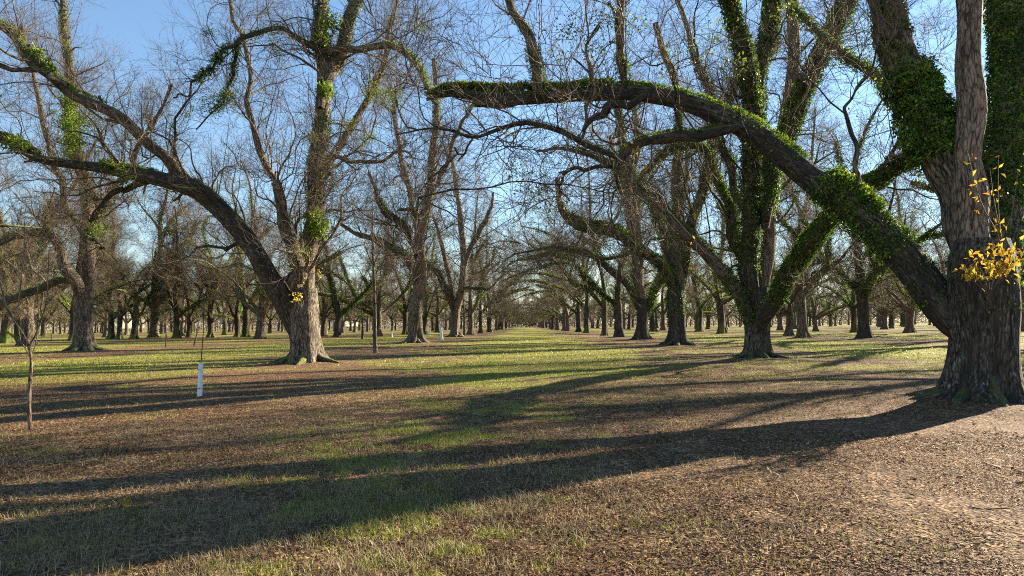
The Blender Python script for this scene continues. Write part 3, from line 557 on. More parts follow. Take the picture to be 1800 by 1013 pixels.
#SECTION generic trees
def generic(seed, kind):
    """a free-standing orchard pecan round the origin; kind: plain / mossy / ivy, detail q, far thickness"""
    style, q, far = kind[:3]; arch = len(kind) > 3
    rng = np.random.default_rng(seed); root = bpy.data.objects.new('pecan_tree', None); col.objects.link(root)
    h = rng.uniform(2.0, 3.6); r = rng.uniform(.35, .50); lx, ly = rng.normal(0, .12, 2)
    tr = spline([[0, 0, -.3, r], [lx*.3, ly*.3, 1, r*.93], [lx, ly, h, r*.98], [lx*1.3, ly*1.3, h+.8, r*.8]], 16)
    sd = 18 if q > .5 else 10
    a = Acc(); a.tube(tr[None, :, :3], tr[None, :, 3], sd, lump=.06, flare=(.7, .45), rng=rng)
    mains = []; nl = rng.integers(3, 6); az0 = rng.uniform(0, 6.28)
    for i in range(nl):
        az = az0+i*6.28/nl+rng.uniform(-.4, .4); lead = i == 0
        if arch and i in (1, 2): az = math.pi+rng.uniform(-.55, .55)
        el = rng.uniform(1.3, 1.5) if lead else rng.uniform(.45, 1.05)
        L = rng.uniform(17, 22) if lead else rng.uniform(10, 15); r0 = r*(.72 if lead else rng.uniform(.42, .62))
        d = np.array([math.cos(az)*math.cos(el), math.sin(az)*math.cos(el), math.sin(el)]); p = tr[-1 if lead else -4, :3]-d*.3; pts = [[*p, r0*1.15]]
        m = 7; bendz = rng.uniform(-.18, .10) if not lead else .05
        if arch and i in (1, 2): L = rng.uniform(13, 16); bendz = -.13; d[2] = .75; d /= np.linalg.norm(d)
        for j in range(1, m):
            p = p+d*L/(m-1); d = d+rng.normal(size=3)*.17; d[2] += bendz; d /= np.linalg.norm(d); p[2] = max(p[2], 2.2); pts.append([*p, r0*(1-.8*j/(m-1))])
        mains.append(spline(pts, 26))
    for _ in range(rng.integers(3, 6)):        # forks off the scaffold limbs
        s = mains[rng.integers(nl)]; i = rng.integers(6, 16); d = s[i+1, :3]-s[i, :3]; d /= np.linalg.norm(d); d = d+rng.normal(size=3)*.7; d[2] = abs(d[2])*.7+.15; d /= np.linalg.norm(d)
        p = s[i, :3].copy(); r0 = s[i, 3]*.75; pts = [[*p, r0]]; L = rng.uniform(5, 9)
        for j in range(1, 6):
            p = p+d*L/5; d = d+rng.normal(size=3)*.2; d[2] += .06; d /= np.linalg.norm(d); pts.append([*p, r0*(1-.8*j/5)])
        mains.append(spline(pts, 26))
    for l in mains: a.tube(l[None, :, :3], l[None, :, 3], 12 if q > .6 else 6, lump=.07, rng=rng)
    link('trunk', a.mesh('trunk', M['bark' if style == 'plain' else 'bark_moss' if style == 'mossy' else 'bark_dark']), root)
    crown_parts(root, [(l[None, :, :3], l[None, :, 3]) for l in mains], rng, q, wood='bark' if style == 'plain' else 'bark_moss', mist={'plain': 5, 'mossy': 9, 'ivy': 5}[style], far=far, low=.1, shoots=24)
    f = Acc(); sz = .16*far**.6; dens = 1/far
    for l in mains:
        L = len(l)
        if style == 'ivy': cover(f, l[:, :3], l[:, 3], int(1500*dens), .02, rng.uniform(.6, 1), sz, rng, 'ivy', .18, .25)
        elif rng.random() < (.95 if style == 'mossy' else .6): cover(f, l[:, :3], l[:, 3], int(1300*dens), rng.uniform(0, .3), rng.uniform(.5, .9), sz, rng, 'fern', .14, .38)
    if f.n: link('ivy_foliage' if style == 'ivy' else 'fern_foliage', f.mesh('greenery', M['ivy' if style == 'ivy' else 'fern'], 'rnd'), root)
    return root
def kids(o): return CH.get(o.name, [])
CH = {}
near_kinds = [('plain', .8, 1.2), ('mossy', .8, 1.2), ('plain', .8, 1.2), ('ivy', .7, 1.2), ('ivy', .7, 1.2), ('mossy', .8, 1.2)]
far_kinds = [('plain', .28, 2.1), ('mossy', .30, 2.1), ('plain', .28, 2.1), ('mossy', .28, 2.1), ('plain', .3, 2.1)]
near_kinds += [('mossy', .75, 1.2, 'arch'), ('ivy', .75, 1.2, 'arch')]
far_kinds += [('mossy', .42, 2.2, 'arch')]
near_src = [generic(100+i, k) for i, k in enumerate(near_kinds)]
far_src = [generic(200+i, k) for i, k in enumerate(far_kinds)]
for s in near_src+far_src: CH[s.name] = [o for o in bpy.data.objects if o.parent == s]
used = set()
def place(src, x, y, rz, s, label, group=None, sz=None):
    if src.name in used:
        r = src.copy(); col.objects.link(r)
        for c in kids(src):
            k = c.copy(); col.objects.link(k); k.parent = r
    else: used.add(src.name); r = src
    r.location = (x, y, 0); r.rotation_euler = (0, 0, rz); r.scale = (s, s, sz or s)
    tag(r, label, 'tree', group); return r
print('generic', time.time()-T0)

ORD = ['first', 'second', 'third', 'fourth', 'fifth', 'sixth', 'seventh', 'eighth', 'ninth', 'tenth', 'eleventh', 'twelfth', 'thirteenth', 'fourteenth', 'fifteenth', 'sixteenth', 'seventeenth', 'eighteenth', 'nineteenth', 'twentieth']
rg = np.random.default_rng(77); taken = []
def mid(px, D, v, s, label, rz=None, group='pecan trees of the orchard'):
    b = base_at(px, D); taken.append((b[0], b[1])); s = s*.85+.42; place(near_src[v], b[0], b[1], rg.uniform(0, 6.28) if rz is None else rz, s, label, group)
for bb in (Ab, Bb, Cb, Mb): taken.append((bb[0], bb[1]))
for px, D in ((1190, 51.5), (1129, 71), (147, 52), (800, 103)): b = base_at(px, D); taken.append((b[0], b[1]))
G_R, G_L = 'trees of the right avenue row', 'trees of the left avenue row'
mid(1088, 85, 7, .95, 'ivy-dark pecan, fifth back in the right avenue row', .2, G_R)
mid(1062, 102, 6, .9, 'mossy pecan with low bowed limbs, sixth back in the right avenue row', -.25, G_R)
mid(1031, 136, 6, 1.0, 'leaning mossy pecan, seventh back in the right avenue row', .3, G_R)
mid(1017, 158, 7, 1.0, 'dark pecan, eighth back in the right avenue row', 0.0, G_R)
mid(827, 128, 0, .9, 'dark forked pecan just beyond the V-forked one on the left row', .4, G_L)
mid(845, 152, 6, .9, 'bare pecan two beyond the V-forked one on the left row', 3.2, G_L)
mid(860, 172, 1, .9, 'bare pecan three beyond the V-forked one on the left row', None, G_L)
mid(457, 101, 2, 1.2, 'sturdy pecan seen just left of the leaning limb of the big leaning tree', 2.0)
mid(433, 122, 1, 1.15, 'curving pecan close behind the sturdy one left of the leaning limb')
mid(270, 122, 0, 1.35, 'pale-trunked pecan forked into a V in the middle of the left grove', .9)
mid(11, 82, 5, 1.0, 'mossy thick pecan cut by the left picture edge')
mid(33, 84, 5, .8, 'dark pecan right of the one cut by the left picture edge')
mid(129, 98, 1, .8, 'dark trunk half hidden behind the left edge of the straight grey pecan')
mid(196, 118, 5, .7, 'mossy small pecan nearest right of the straight grey pecan')
mid(210, 113, 1, .7, 'leaning mossy pecan second right of the straight grey pecan')
mid(235, 110, 5, .72, 'mossy pecan directly left of the pale-trunked V-forked one')
mid(311, 116, 5, .75, 'pecan with moss-covered low arms right of the pale-trunked V-forked one')
mid(332, 122, 1, .7, 'slim mossy pecan behind the thin seedling whip')
mid(371, 120, 5, .75, 'mossy twin-armed pecan above the white tree guard')
mid(419, 130, 5, .75, 'mossy pecan left of the curving pecan')
mid(186, 140, 0, .7, 'small bare pecan in the gap beyond the straight grey pecan')
mid(593, 110, 3, 1.0, 'dark-trunked pecan right of the big leaning tree')
mid(568, 125, 0, .7, 'narrow pecan against the right flank of the big leaning tree')
mid(664, 118, 2, 1.1, 'forked pecan half behind the young upright tree')
mid(712, 134, 1, .9, 'pecan left of the ringed trunk')
mid(745, 145, 2, .85, 'pecan just right of the ringed trunk')
mid(768, 165, 1, .85, 'pecan behind the white sapling guard on the left row')
mid(1410, 72, 0, .95, 'straight dark pecan right of the second ivy-clad trunk', 2.6)
mid(1519, 67, 4, .95, 'ivy-covered three-stemmed pecan left of the huge leaning limb', .3)
mid(1598, 98, 2, 1.0, 'thick plain trunk standing under the huge leaning limb', 1.0)
mid(1269, 104, 1, 1.1, 'wide-footed pecan between the second and third trunks of the right row', 2.0)
mid(1229, 132, 5, 1.0, 'mossy curved pecan left of the wide-footed one')
mid(1371, 150, 2, 1.0, 'pale tapering trunk right beside the second ivy-clad trunk')
mid(1397, 175, 0, .8, 'small bare tree with open twin fork right of the pale tapering trunk')
mid(1433, 128, 2, .6, 'slim small-crowned pecan right of the straight dark one')
mid(1501, 104, 1, .75, 'thin pecan with green crown left of the ivy-covered three-stemmed one')
mid(1554, 150, 2, 1.05, 'spreading pecan right of the ivy-covered three-stemmed one')
mid(1567, 165, 1, .9, 'pecan overlapping the spreading one behind')
mid(1786, 150, 2, 1.2, 'distant pecan showing right of the giant trunk')
mid(1148, 150, 5, 1.0, 'mossy forked pecan between the third and fourth trunks of the right row')
mid(1165, 175, 0, .9, 'bare pecan behind the gap left of the third trunk of the right row')
# trees outside the frame whose crowns shade the near ground
for x, y, v, s, lb in ((33, 34, 0, 1.15, 'bare pecan out of frame right, nearest in the row beyond the giant'), (34, 51, 3, 1.3, 'ivy-dark pecan out of frame right, second in the row beyond the giant'), (54, 46, 2, 1.25, 'bare pecan out of frame in the outermost right row'), (-31, 30, 1, 1.0, 'mossy pecan out of frame left, nearest in the second left row')):
    taken.append((x, y)); place(near_src[v], x, y, rg.uniform(0, 6.28), s, lb, 'pecan trees outside the frame')
# the orchard grid
rows = [11.4, -10.2]
grid = []
for k in range(-13, 14):
    if k in (0,): x0 = -10.2
    else: x0 = -10.2+21.55*k
    for j in range(0, 26):
        y0 = 14+18.2*j+(k % 2)*6; x = x0+rg.normal(0, .8); y = y0+rg.normal(0, 1.6)
        avenue = k in (0, 1)
        if y < (175 if avenue else 60) or y > 470: continue
        if abs(x)/y > .86: continue
        if min(math.hypot(x-a, y-b2) for a, b2 in taken) < 13: continue
        if not avenue and rg.random() < .06: continue
        if x < -60 and y > 230 and -0.62 < x/y < -0.57: continue
        grid.append((y, x, k, avenue))
grid.sort()
print('grid', len(grid))
cnt = {}; NMAX = 225; rest = []
for i, (y, x, k, avenue) in enumerate(grid):
    j = cnt.get(k, 0); cnt[k] = j+1
    if i >= NMAX and not avenue: rest.append((x, y)); continue
    side = 'right' if k >= 1 else 'left'; n = (k-1) if k >= 1 else -k
    if avenue: lb, g = f'small distant pecan in the {side} avenue row, where it closes on the far end', f'far trees of the {side} avenue row'
    elif y < 230 and n-1 < len(ORD) and j < len(ORD): lb, g = f'bare pecan, {ORD[j]} tree back of the {ORD[n-1]} row {side} of the avenue rows', 'pecan trees of the orchard'
    else: lb, g = f'distant bare pecan in the back rows far {side} of the avenue', f'back-row pecans {side} of the avenue'
    if y < 120: src = near_src[int(rg.integers(0, 3))]
    else: src = far_src[int(rg.integers(0, 5))]
    rz = rg.uniform(0, 6.28)
    if avenue and rg.random() < .4: src = far_src[5]; rz = (0 if k >= 1 else math.pi)+rg.uniform(-.5, .5)
    place(src, x, y, rz, rg.uniform(1.0, 1.3), lb, g)
# the trees beyond as one mass
def merged(src, spots, name, label, rng):
    """one mesh per part kind of the tree, repeated at every spot"""
    acc = {}
    for c in src['kids']:
        me = bpy.data.meshes[c]; n = len(me.vertices); co = np.empty(n*3, np.float32); me.vertices.foreach_get('co', co); co = co.reshape(-1, 3)
        li = np.empty(len(me.loops), np.int32); me.loops.foreach_get('vertex_index', li); F = li.reshape(-1, 4)
        acc[c] = (co, F, me.materials[0], 'rnd' in me.attributes)
    return acc
if rest:
    src = far_src[0]; rng = np.random.default_rng(9)
    mass = bpy.data.objects.new('distant_trees', None); col.objects.link(mass); tag(mass, 'hazy far edge of the pecan orchard reading as one mass of trunks and twigs', 'distant trees', kind='stuff')
    wood = Acc()
    for c in kids(src):
        if c.name.split('.')[0] not in ('trunk', 'crown'): continue
        me = c.data; n = len(me.vertices); co = np.empty(n*3, np.float32); me.vertices.foreach_get('co', co); co = co.reshape(-1, 3)
        li = np.empty(len(me.loops), np.int32); me.loops.foreach_get('vertex_index', li); F = li.reshape(-1, 4)
        if c.name.startswith('crown'): F = F[rng.random(len(F)) < .5]
        for x, y in rest:
            t = rng.uniform(0, 6.28); s = rng.uniform(.7, 1); Rm = np.array([[math.cos(t), -math.sin(t), 0], [math.sin(t), math.cos(t), 0], [0, 0, 1]])
            wood.add((co@Rm.T)*s+np.array([x, y, 0]), F)
    bpy.data.objects.remove(mass); mo = link('distant_trees', wood.mesh('distant_trees', M['twig']))
    tag(mo, 'hazy far edge of the pecan orchard reading as one mass of trunks and twigs', 'distant trees', kind='stuff')
print('placed', time.time()-T0, 'rest', len(rest))

# dark evergreens closing the avenue
erng = np.random.default_rng(3)
for i, (px, D, hh) in enumerate([(884, 500, 9), (900, 490, 13), (916, 480, 12), (931, 495, 14), (946, 480, 12), (960, 500, 13), (975, 510, 10), (990, 500, 12)]):
    b = base_at(px, D); root = bpy.data.objects.new('evergreen_tree', None); col.objects.link(root); root.location = b
    tag(root, 'dark evergreen in the clump closing the far end of the avenue', 'tree', 'evergreens at the end of the avenue')
    a = Acc(); l = spline([[0, 0, -.2, .35], [.1, 0, hh*.5, .25], [0, 0, hh*.9, .08]], 8); a.tube(l[None, :, :3], l[None, :, 3], 8); link('trunk', a.mesh('trunk', M['bark_dark']), root)
    f = Acc(); k = 1500; d = erng.normal(size=(k, 3)); d /= np.linalg.norm(d, axis=1, keepdims=True); lobes = erng.normal(size=(9, 3))*np.array([hh*.22, hh*.22, hh*.18])
    c = lobes[erng.integers(0, 9, k)]+np.array([0, 0, hh*.5]); pos = c+d*hh*.22*erng.random((k, 1))**.4; pos[:, 2] = np.abs(pos[:, 2]-.2)+.2
    leaf_acc(f, pos, d+erng.normal(size=(k, 3))*.4, erng.normal(size=(k, 3)), erng.uniform(.5, 1.1, k), erng, erng.random(k), asp=.7); link('crown', f.mesh('crown', M['evergreen'], 'rnd'), root)

# far woodland beyond the orchard
wr = np.random.default_rng(12); wd = Acc(); k = 90000
ang = wr.uniform(-.78, .78, k); dist = wr.uniform(490, 620, k); x = np.sin(ang)*dist/np.cos(ang)*.9; y = dist
hh = 6+9*fbm(x, y*.2, 22, 61); zz = hh*wr.random(k)**1.1
gap = (np.abs(x/y+.58) < .02)|(np.abs(x/y+.25) < .012); m = ~gap | (zz < 1.5); x, y, zz = x[m], y[m], zz[m]; k = len(x)
d = wr.normal(size=(k, 3)); d[:, 2] = np.abs(d[:, 2])+.6
leaf_acc(wd, np.stack([x, y, zz], 1), d, wr.normal(size=(k, 3)), wr.uniform(.8, 2.2, k), wr, wr.random(k)*.7, asp=.3)
o = link('distant_wood', wd.mesh('distant_wood', leaf_mat('wood_far', [(0, (.10, .085, .07)), (.5, (.22, .18, .14)), (1, (.14, .15, .09))], .3, .8), 'rnd')); tag(o, 'low brown-grey woodland closing the view behind the orchard', 'distant trees', kind='stuff')

#SECTION small things
def stem_tree(name, label, cat, px, D, stems, bark, seed, group=None, twigs=30, far=1.0):
    """stems: polylines in photo pixels with widths"""
    rng = np.random.default_rng(seed); b = base_at(px, D); root = bpy.data.objects.new(name, None); col.objects.link(root); root.location = b; tag(root, label, cat, group)
    P = []
    for i, pts in enumerate(stems):
        l = px_limb(pts, D, 0, 24); l[:, :3] -= b
        if i == 0: l[0, 2] = -.05
        a = Acc(); a.tube(l[None, :, :3], l[None, :, 3], 9, lump=.05, rng=rng); link('stem' if i == 0 else 'branch', a.mesh('stem', M[bark]), root); P.append((l[None, :, :3], l[None, :, 3]))
    if twigs:
        c = Acc(); t1 = spawn(P, twigs, .35, 1, (.3, .9), (.3, .9), 6, .16, .15, (.5, .004*far, .012*far, .4), rng, shrink=.3); t2 = spawn([t1], twigs*2, .2, 1, (.1, .4), (.4, .9), 4, .15, .1, (.6, .003*far, .006*far, .5), rng)
        c.tube(*t1, 4); c.tube(*t2, 3); link('crown', c.mesh('crown', M['twig']), root)
    return root, b, rng
stem_tree('sapling', 'thin crooked sapling with bare whips growing in the leaves at far left', 'sapling', 52, 11.5,
    [[(53, 756, 7), (51, 720, 6.5), (52, 680, 6), (55, 640, 5), (54, 622, 5), (47, 600, 4.5), (34, 578, 4), (22, 560, 3.5), (12, 540, 3), (2, 505, 2), (-8, 470, 1.5)],
     [(51, 610, 3.4), (62, 590, 3), (72, 565, 2.4), (82, 530, 2), (84, 490, 1.6), (86, 440, 1.2)],
     [(24, 562, 2.6), (33, 530, 2.2), (38, 480, 1.8), (42, 440, 1.4), (44, 380, 1)],
     [(30, 572, 2.4), (14, 548, 2), (0, 515, 1.5)], [(70, 568, 1.8), (66, 520, 1.5), (68, 470, 1.2)]], 'bark_pale', 61, twigs=14)
stem_tree('young_tree', 'young upright tree with straight slim trunk in the left avenue row', 'tree', 660, 43.5,
    [[(660, 623, 10), (659, 600, 7.5), (659, 560, 6.5), (658, 510, 5.5), (656, 460, 4.5), (656, 420, 3), (655, 380, 2), (654, 330, 1.2)],
     [(659, 535, 2.4), (668, 530, 2), (680, 520, 1.5), (700, 505, 1)], [(657, 470, 2.4), (648, 450, 2), (640, 425, 1.4)], [(657, 470, 2.4), (664, 450, 2), (674, 430, 1.4)]], 'bark', 62, twigs=70, far=2)
# white tree guard with seedling
def guard(px, D, hgt, wpx, label, seed, lean=0, whip=None, twigs=8):
    b = base_at(px, D); root = bpy.data.objects.new('seedling', None); col.objects.link(root); root.location = b; tag(root, label, 'seedling', 'seedlings in white guards')
    r = wpx*.5*D/FPX; a = Acc(); P = np.array([[0, 0, -.02], [0, 0, .02], [lean*.5, 0, hgt*.5], [lean, 0, hgt-.01], [lean, 0, hgt], [lean, 0, hgt], [lean, 0, hgt-.3]])[None]
    a.tube(P, np.array([[r, r, r, r, r*1.02, r*.93, r*.9]]), 20); g = link('tree_guard', a.mesh('tree_guard', M['tube']), root)
    if D < 20:
        a = Acc(); 
        for z in (hgt*.24, hgt*.8):
            t = np.linspace(0, 2*np.pi, 17); pp = np.stack([np.cos(t)*(r+.004), np.sin(t)*(r+.004), np.full(17, z)+0*t], 1)[None]; a.tube(pp, np.full((1, 17), .005), 5)
        t = np.array([[[r*.2, -r-.012, hgt*.24], [r*.55, -r-.03, hgt*.24-.01]]]); a.tube(t, np.array([[.012, .012]]), 5); link('tie', a.mesh('tie', M['post']), g)
    rng = np.random.default_rng(seed); l = spline([[0, 0, .05, .012], [lean, 0, hgt, .011], [lean+.04, .02, hgt+(whip or .8)*.5, .009], [lean-.02, 0, hgt+(whip or .8), .004]], 16)
    a = Acc(); a.tube(l[None, :, :3], l[None, :, 3], 6); link('stem', a.mesh('stem', M['bark']), root)
    c = Acc(); s = spawn([(l[None, :, :3], l[None, :, 3])], twigs, .55, 1, (.3, .9), (.3, .8), 6, .12, .1, (.6, .004, .007, .4), rng); c.tube(*s, 4); s2 = spawn([s], twigs*3, .2, 1, (.1, .3), (.4, .9), 4, .15, .1, (.6, .003, .005, .5), rng); c.tube(*s2, 3)
    link('twigs', c.mesh('twigs', M['twig']), root)
guard(353, 16.8, .80, 8.2, 'seedling in a smooth white plastic guard standing on the leaves, nearest one', 71, .018, 2.0, 10)
guard(777, 83, 1.9, 4.5, 'thin seedling in a pale leaning guard right of the ringed trunk', 72, -.25, 4.5, 8)
guard(689, 105, 1.0, 2.5, 'tiny white guard in the grass left of the ringed trunk', 73, 0, 1.2, 4)
guard(755, 118, 1.0, 2.5, 'tiny white guard in the grass right of the ringed trunk', 74, 0, 1.0, 4)
for i, (px, D, top, lb) in enumerate([(292, 62, 560, 'dark thin whip seedling on the leaf strip right of the straight grey pecan'), (341, 66, 555, 'slanted pale whip seedling left of the white guard'), (637, 95, 545, 'slim straight young trunk left of the young upright tree'), (816, 113, 520, 'slim brown pole-like young tree beside the V-forked pecan')]):
    y0 = hz(px)+CAMH*FPX/D; wd = (2, 2, 3.5, 3.5)[i]
    stem_tree('young_tree', lb, 'tree', px, D, [[(px, y0+1, wd*1.5), (px+(6 if i == 1 else 0), (y0+top)/2, wd), (px+(9 if i == 1 else -1), top, wd*.5)]], 'bark', 80+i, twigs=16, far=2.5)
b = base_at(232, 6.25); root = bpy.data.objects.new('seedling', None); col.objects.link(root); root.location = b; tag(root, 'tiny orange-leaved pecan seedling in the shaded foreground straw', 'seedling')
sr = np.random.default_rng(5); a, f = Acc(), Acc(); l = spline([[0, 0, -.02, .003], [.01, 0, .06, .0025], [0, .01, .13, .0015]], 8); a.tube(l[None, :, :3], l[None, :, 3], 5); link('stem', a.mesh('stem', M['twig']), root)
t_ = sr.integers(3, 8, 9); tp = sr.normal(size=(9, 3)); tp[:, 2] = np.abs(tp[:, 2])*.6+.2; leaf_acc(f, l[t_, :3], tp, sr.normal(size=(9, 3))+np.array([0, -1, 0]), sr.uniform(.05, .085, 9), sr, sr.random(9)*.35, asp=.4); link('leaves', f.mesh('leaves', M['yellow'], 'rnd'), root)
# a short dark post by the far left grass
b = base_at(91, 118); a = Acc(); P = np.array([[0, 0, -.1], [0, 0, .5], [0.03, 0, .95], [.03, 0, .96]])[None]; a.tube(P, np.array([[.11, .10, .09, .02]]), 10)
o = link('post', a.mesh('post', M['post']), None, b); tag(o, 'short dark wooden post in the grass left of the straight grey pecan', 'post')

#SECTION ground
ROWX = np.array([-10.2+21.55*k for k in range(-15, 16)])
def grass_mask(x, y):
    """1 where grass shows, 0 where leaf litter lies"""
    x = np.asarray(x, float); y = np.asarray(y, float)
    d = np.min(np.abs(x[..., None]-ROWX), -1)
    wob = (fbm(x, y, 6.0, 1)-.5)*7+(fbm(x*.5, y, 2.0, 2)-.5)*3
    half = np.clip(5.2+wob, 1.5, 9.5); g = sstep(half-1.2, half+1.6, d)
    g = g*(.55+.45*sstep(.35, .6, fbm(x, y, 2.2, 6)))
    g = np.maximum(g, .55*sstep(.42, .62, .6*fbm(x, y, 3.4, 16)+.4*fbm(x, y, .8, 17)))
    near = 1-sstep(10, 26, y)                       # foreground: patchier
    patch = sstep(.50, .64, fbm(x, y, 3.2, 12))*sstep(7, -2, x)*.9
    pg = np.exp(-((x+1.3)/2.6)**2-((y-11.5)/4.2)**2)*1.0+np.exp(-((x+2.5)/3.0)**2-((y-6.2)/1.4)**2)*.35+np.exp(-((x+.4)/.9)**2-((y-4.8)/.5)**2)*.7
    fg = np.clip(pg*1.0+.35*patch+.10*sstep(5, 0, x), 0, 1)*(.05+.95*sstep(.42, .62, .5*fbm(x, y, .9, 14)+.5*fbm(x, y, .25, 15)))
    return np.clip(g*(1-near)+fg*near, 0, 1)
def ghgt(x, y):
    x = np.asarray(x, float); y = np.asarray(y, float)
    z = (fbm(x, y, 3.0, 21)-.5)*.10+(fbm(x, y, .7, 22)-.5)*.035
    fade = 1-sstep(60, 140, np.hypot(x, y)); z = z*fade
    for tx, ty in taken[:60]:
        r2 = (x-tx)**2+(y-ty)**2; z = z+.16*np.exp(-r2/3.2)
    return z-.02
def axis(lo, hi, pts):
    a = [lo]
    while a[-1] < hi:
        p = a[-1]; st = np.interp(p, [q[0] for q in pts], [q[1] for q in pts]); a.append(p+st)
    return np.array(a)
xs = axis(-2500, 2500, [(-2500, 400), (-300, 60), (-60, 3), (-22, .5), (-8, .14), (9, .14), (24, .5), (60, 3), (300, 60), (2500, 400)])
ys = axis(-60, 3500, [(-60, 10), (0, .8), (3.5, .07), (9, .12), (18, .3), (40, .9), (90, 3), (300, 60), (3500, 500)])
X, Y = np.meshgrid(xs, ys); Z = ghgt(X, Y); V = np.stack([X, Y, Z], -1).reshape(-1, 3); nx, ny = len(xs), len(ys)
i = (np.arange(ny-1)*nx)[:, None]; j = np.arange(nx-1)[None, :]; F = np.stack([i+j, i+j+1, i+j+1+nx, i+j+nx], -1).reshape(-1, 4)
gm, t = mat('ground')
g = N(t, 'ShaderNodeNewGeometry'); pos = g.outputs['Position']
mr = N(t, 'ShaderNodeAttribute', attribute_name='rnd').outputs['Fac']
n1 = noise(t, pos, 3.0, 5, .65); n2 = noise(t, pos, 14, 4, .7); n3 = noise(t, pos, .25, 3)
mp = N(t, 'ShaderNodeMapping'); mp.inputs['Scale'].default_value = (1, 1, 1); t.links.new(pos, mp.inputs[0])
vo = N(t, 'ShaderNodeTexVoronoi'); vo.inputs['Scale'].default_value = 30; vo.inputs['Randomness'].default_value = 1; t.links.new(mp.outputs[0], vo.inputs['Vector'])
sep = N(t, 'ShaderNodeSeparateColor'); t.links.new(vo.outputs['Color'], sep.inputs[0])
lit = ramp(t, sep.outputs[0], [(0, (.030, .016, .008)), (.35, (.10, .054, .025)), (.7, (.24, .137, .066)), (1, (.44, .28, .16))])
soil = mixc(t, ramp(t, noise(t, pos, .55, 3), [(.4, (0, 0, 0)), (.6, (1, 1, 1))]), ramp(t, n2, [(.3, (.025, .017, .011)), (.7, (.09, .060, .037))]), ramp(t, n2, [(.3, (.032, .022, .014)), (.7, (.115, .078, .047))]))
brown = mixc(t, ramp(t, n1, [(.35, (.2, .2, .2)), (.6, (.9, .9, .9))]), soil, lit)
grs = ramp(t, n2, [(.25, (.06, .062, .010)), (.5, (.18, .19, .020)), (.75, (.38, .34, .055))])
grs = mixc(t, math_(t, 'MULTIPLY', n3, .5), grs, (.24, .19, .085))
f = math_(t, 'ADD', mr, math_(t, 'MULTIPLY', math_(t, 'SUBTRACT', n1, .5), 1.5)); f = math_(t, 'ADD', f, math_(t, 'MULTIPLY', math_(t, 'SUBTRACT', n2, .5), .9))
fm = ramp(t, f, [(.38, (0, 0, 0)), (.62, (1, 1, 1))])
c = mixc(t, fm, brown, grs)
b = N(t, 'ShaderNodeBsdfPrincipled'); t.links.new(c, b.inputs['Base Color']); b.inputs['Roughness'].default_value = .9; b.inputs['Specular IOR Level'].default_value = .1
bp = N(t, 'ShaderNodeBump'); bp.inputs['Distance'].default_value = .02; bp.inputs['Strength'].default_value = .8
t.links.new(math_(t, 'ADD', vo.outputs['Distance'], n2), bp.inputs['Height']); t.links.new(bp.outputs[0], b.inputs['Normal'])
o = N(t, 'ShaderNodeOutputMaterial'); t.links.new(b.outputs[0], o.inputs[0])
go = link('ground', mesh_np('ground', V, F, gm, rnd=grass_mask(X, Y).ravel())); tag(go, kind='structure')

# fallen leaves
lr = np.random.default_rng(8)
def scatter(K, y0, y1, pw, margin=1.12):
    """random ground points in the view wedge, denser near the camera"""
    u = lr.random(K); y = (y0**pw+(y1**pw-y0**pw)*u)**(1/pw); x = lr.uniform(-.80, .80, K)*y*margin; return x, y
def litter(K, y0, y1, pw, smul):
    x, y = scatter(K, y0, y1, pw); g = grass_mask(x, y); cl = .5*fbm(x, y, 2.6, 31)+.5*fbm(x, y, .5, 33); m = lr.random(K) < (1-.72*g)*(.06+1.2*sstep(.36, .60, cl)); x, y = x[m], y[m]; k = len(x)
    z = ghgt(x, y)+lr.uniform(.002, .014, k); yaw = lr.uniform(0, 6.28, k); tilt = lr.normal(0, .17, k)
    L = (.009+.040*lr.beta(1.3, 3.2, k))*smul*(1+.6*(lr.random(k) < .05)); Wd = L*lr.uniform(.28, .5, k); curl = L*lr.normal(.06, .09, k)
    d = np.stack([np.cos(yaw)*np.cos(tilt), np.sin(yaw)*np.cos(tilt), np.sin(tilt)], 1); s = np.stack([-np.sin(yaw), np.cos(yaw), lr.normal(0, .17, k)], 1); s /= np.linalg.norm(s, axis=1, keepdims=True)
    n = np.cross(d, s); n *= np.sign(n[:, 2:3]+1e-9); c = np.stack([x, y, z], 1); D1 = d*(L/2)[:, None]; S1 = s*(Wd/2)[:, None]; C1 = n*curl[:, None]
    V = np.stack([c-D1+C1, c-D1*.3+S1, c+D1*.45+S1*.8, c+D1+C1*1.2, c+D1*.45-S1*.8, c-D1*.3-S1], 1)
    V[:, 1:3] += (n*(np.abs(curl)*.5)[:, None])[:, None]
    b = (np.arange(k)*6)[:, None]; F = np.concatenate([b+np.array([0, 1, 2, 3]), b+np.array([0, 3, 4, 5])])
    rr = np.clip(lr.beta(1.5, 2.2, k)+.5*(fbm(x, y, 3.5, 35)-.5)+.3*(cl[m]-.45)+.16*sstep(0, 6, x)*sstep(12, 6, y), 0, .97); sp = lr.random(k); rr = np.where(sp < .006, lr.uniform(.98, 1, k), rr)
    return V.reshape(-1, 3), F, np.repeat(rr, 6)
Vs, Fs, Rs, n = [], [], [], 0
for args in ((2600, 3.7, 11, 1.3, 2.3), (1500, 9, 20, 1.4, 2.6), (330000, 3.6, 10, 1.25, 1.0), (330000, 9, 26, 1.35, 1.3), (130000, 24, 64, 1.4, 2.1)):
    v, f_, r_ = litter(*args); Vs.append(v); Fs.append(f_+n); Rs.append(r_); n += len(v)
o = link('leaf_litter', mesh_np('leaf_litter', np.concatenate(Vs), np.concatenate(Fs), M['litter'], rnd=np.concatenate(Rs), smooth=False)); tag(o, 'brown fallen pecan leaves strewn over the orchard floor', 'fallen leaves', kind='stuff')
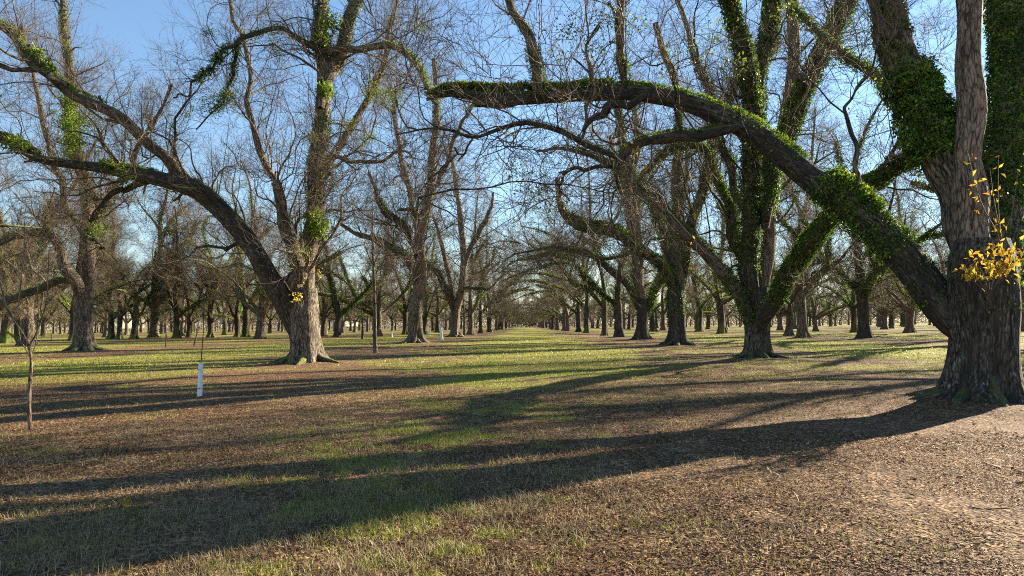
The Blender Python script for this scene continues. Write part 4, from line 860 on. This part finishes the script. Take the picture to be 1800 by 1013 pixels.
# grass blades
def blades(K, y0, y1, pw, h, wd, keep):
    x, y = scatter(K, y0, y1, pw); m = lr.random(K) < keep(x, y); x, y = x[m], y[m]; k = len(x)
    z = ghgt(x, y); yaw = lr.uniform(0, 6.28, k); H = lr.uniform(h[0], h[1], k)*(.6+.8*fbm(x, y, .6, 41)); lean = lr.normal(0, .6, (k, 2))*H[:, None]
    s = np.stack([np.cos(yaw), np.sin(yaw), 0*yaw], 1)*(wd*lr.uniform(.6, 1.3, k))[:, None]; c = np.stack([x, y, z-.005], 1)
    mid_ = c+np.stack([lean[:, 0]*.35, lean[:, 1]*.35, H*.6], 1); tp = c+np.stack([lean[:, 0], lean[:, 1], H*.95], 1)
    V = np.stack([c-s, c+s, mid_+s*.7, mid_-s*.7, tp], 1); b = (np.arange(k)*5)[:, None]
    return V.reshape(-1, 3), [b+np.array([0, 1, 2, 3]), b+np.array([3, 2, 4])], np.repeat(lr.random(k), 5)
def build_blades(name, specs, m, label, cat):
    Vs, Q, T, Rs, n = [], [], [], [], 0
    for s in specs:
        v, (q, t3), r_ = blades(*s); Vs.append(v); Q.append(q+n); T.append(t3+n); Rs.append(r_); n += len(v)
    o = link(name, mesh_np(name, np.concatenate(Vs), [np.concatenate(Q), np.concatenate(T)], m, rnd=np.concatenate(Rs), smooth=False)); tag(o, label, cat, kind='stuff')
gk = lambda x, y: grass_mask(x, y)**1.5*.9
build_blades('grass', [(240000, 3.8, 11, 1.3, (.025, .075), .003, gk), (260000, 10, 30, 1.4, (.03, .07), .006, gk), (200000, 28, 110, 1.3, (.04, .09), .02, gk)], M['grass'], 'short sunlit green grass between the tree rows', 'grass')
sk = lambda x, y: (np.exp(-((x+2.2)/1.8)**2-((y-5.6)/1.1)**2)+.35*np.exp(-((x+.2)/1.5)**2-((y-7.2)/1.5)**2)+.22*sstep(3, -1, x))*(.3+.9*sstep(.4, .6, fbm(x, y, .5, 51)))
build_blades('dry_grass', [(200000, 3.8, 12, 1.2, (.03, .09), .0026, sk)], M['straw'], 'dry straw-coloured grass tufts in the shaded foreground', 'grass')
# little fallen sticks
a = Acc(); k = 260; x, y = scatter(k, 3.9, 18, 1.3); z = ghgt(x, y)+.012; yaw = lr.uniform(0, 6.28, k); L = lr.uniform(.06, .35, k)
P = np.empty((k, 4, 3)); d = np.stack([np.cos(yaw), np.sin(yaw), lr.normal(0, .05, k)], 1)
for q_ in range(4): P[:, q_] = np.stack([x, y, z], 1)+d*(L*q_/3)[:, None]+lr.normal(size=(k, 3))*.008
a.tube(P, np.repeat(lr.uniform(.002, .006, k)[:, None], 4, 1), 5); o = link('fallen_twigs', a.mesh('fallen_twigs', M['bark'])); tag(o, 'small broken twigs lying among the fallen leaves', 'twigs', kind='stuff')
print('script', time.time()-T0, 'objs', len(bpy.data.objects))
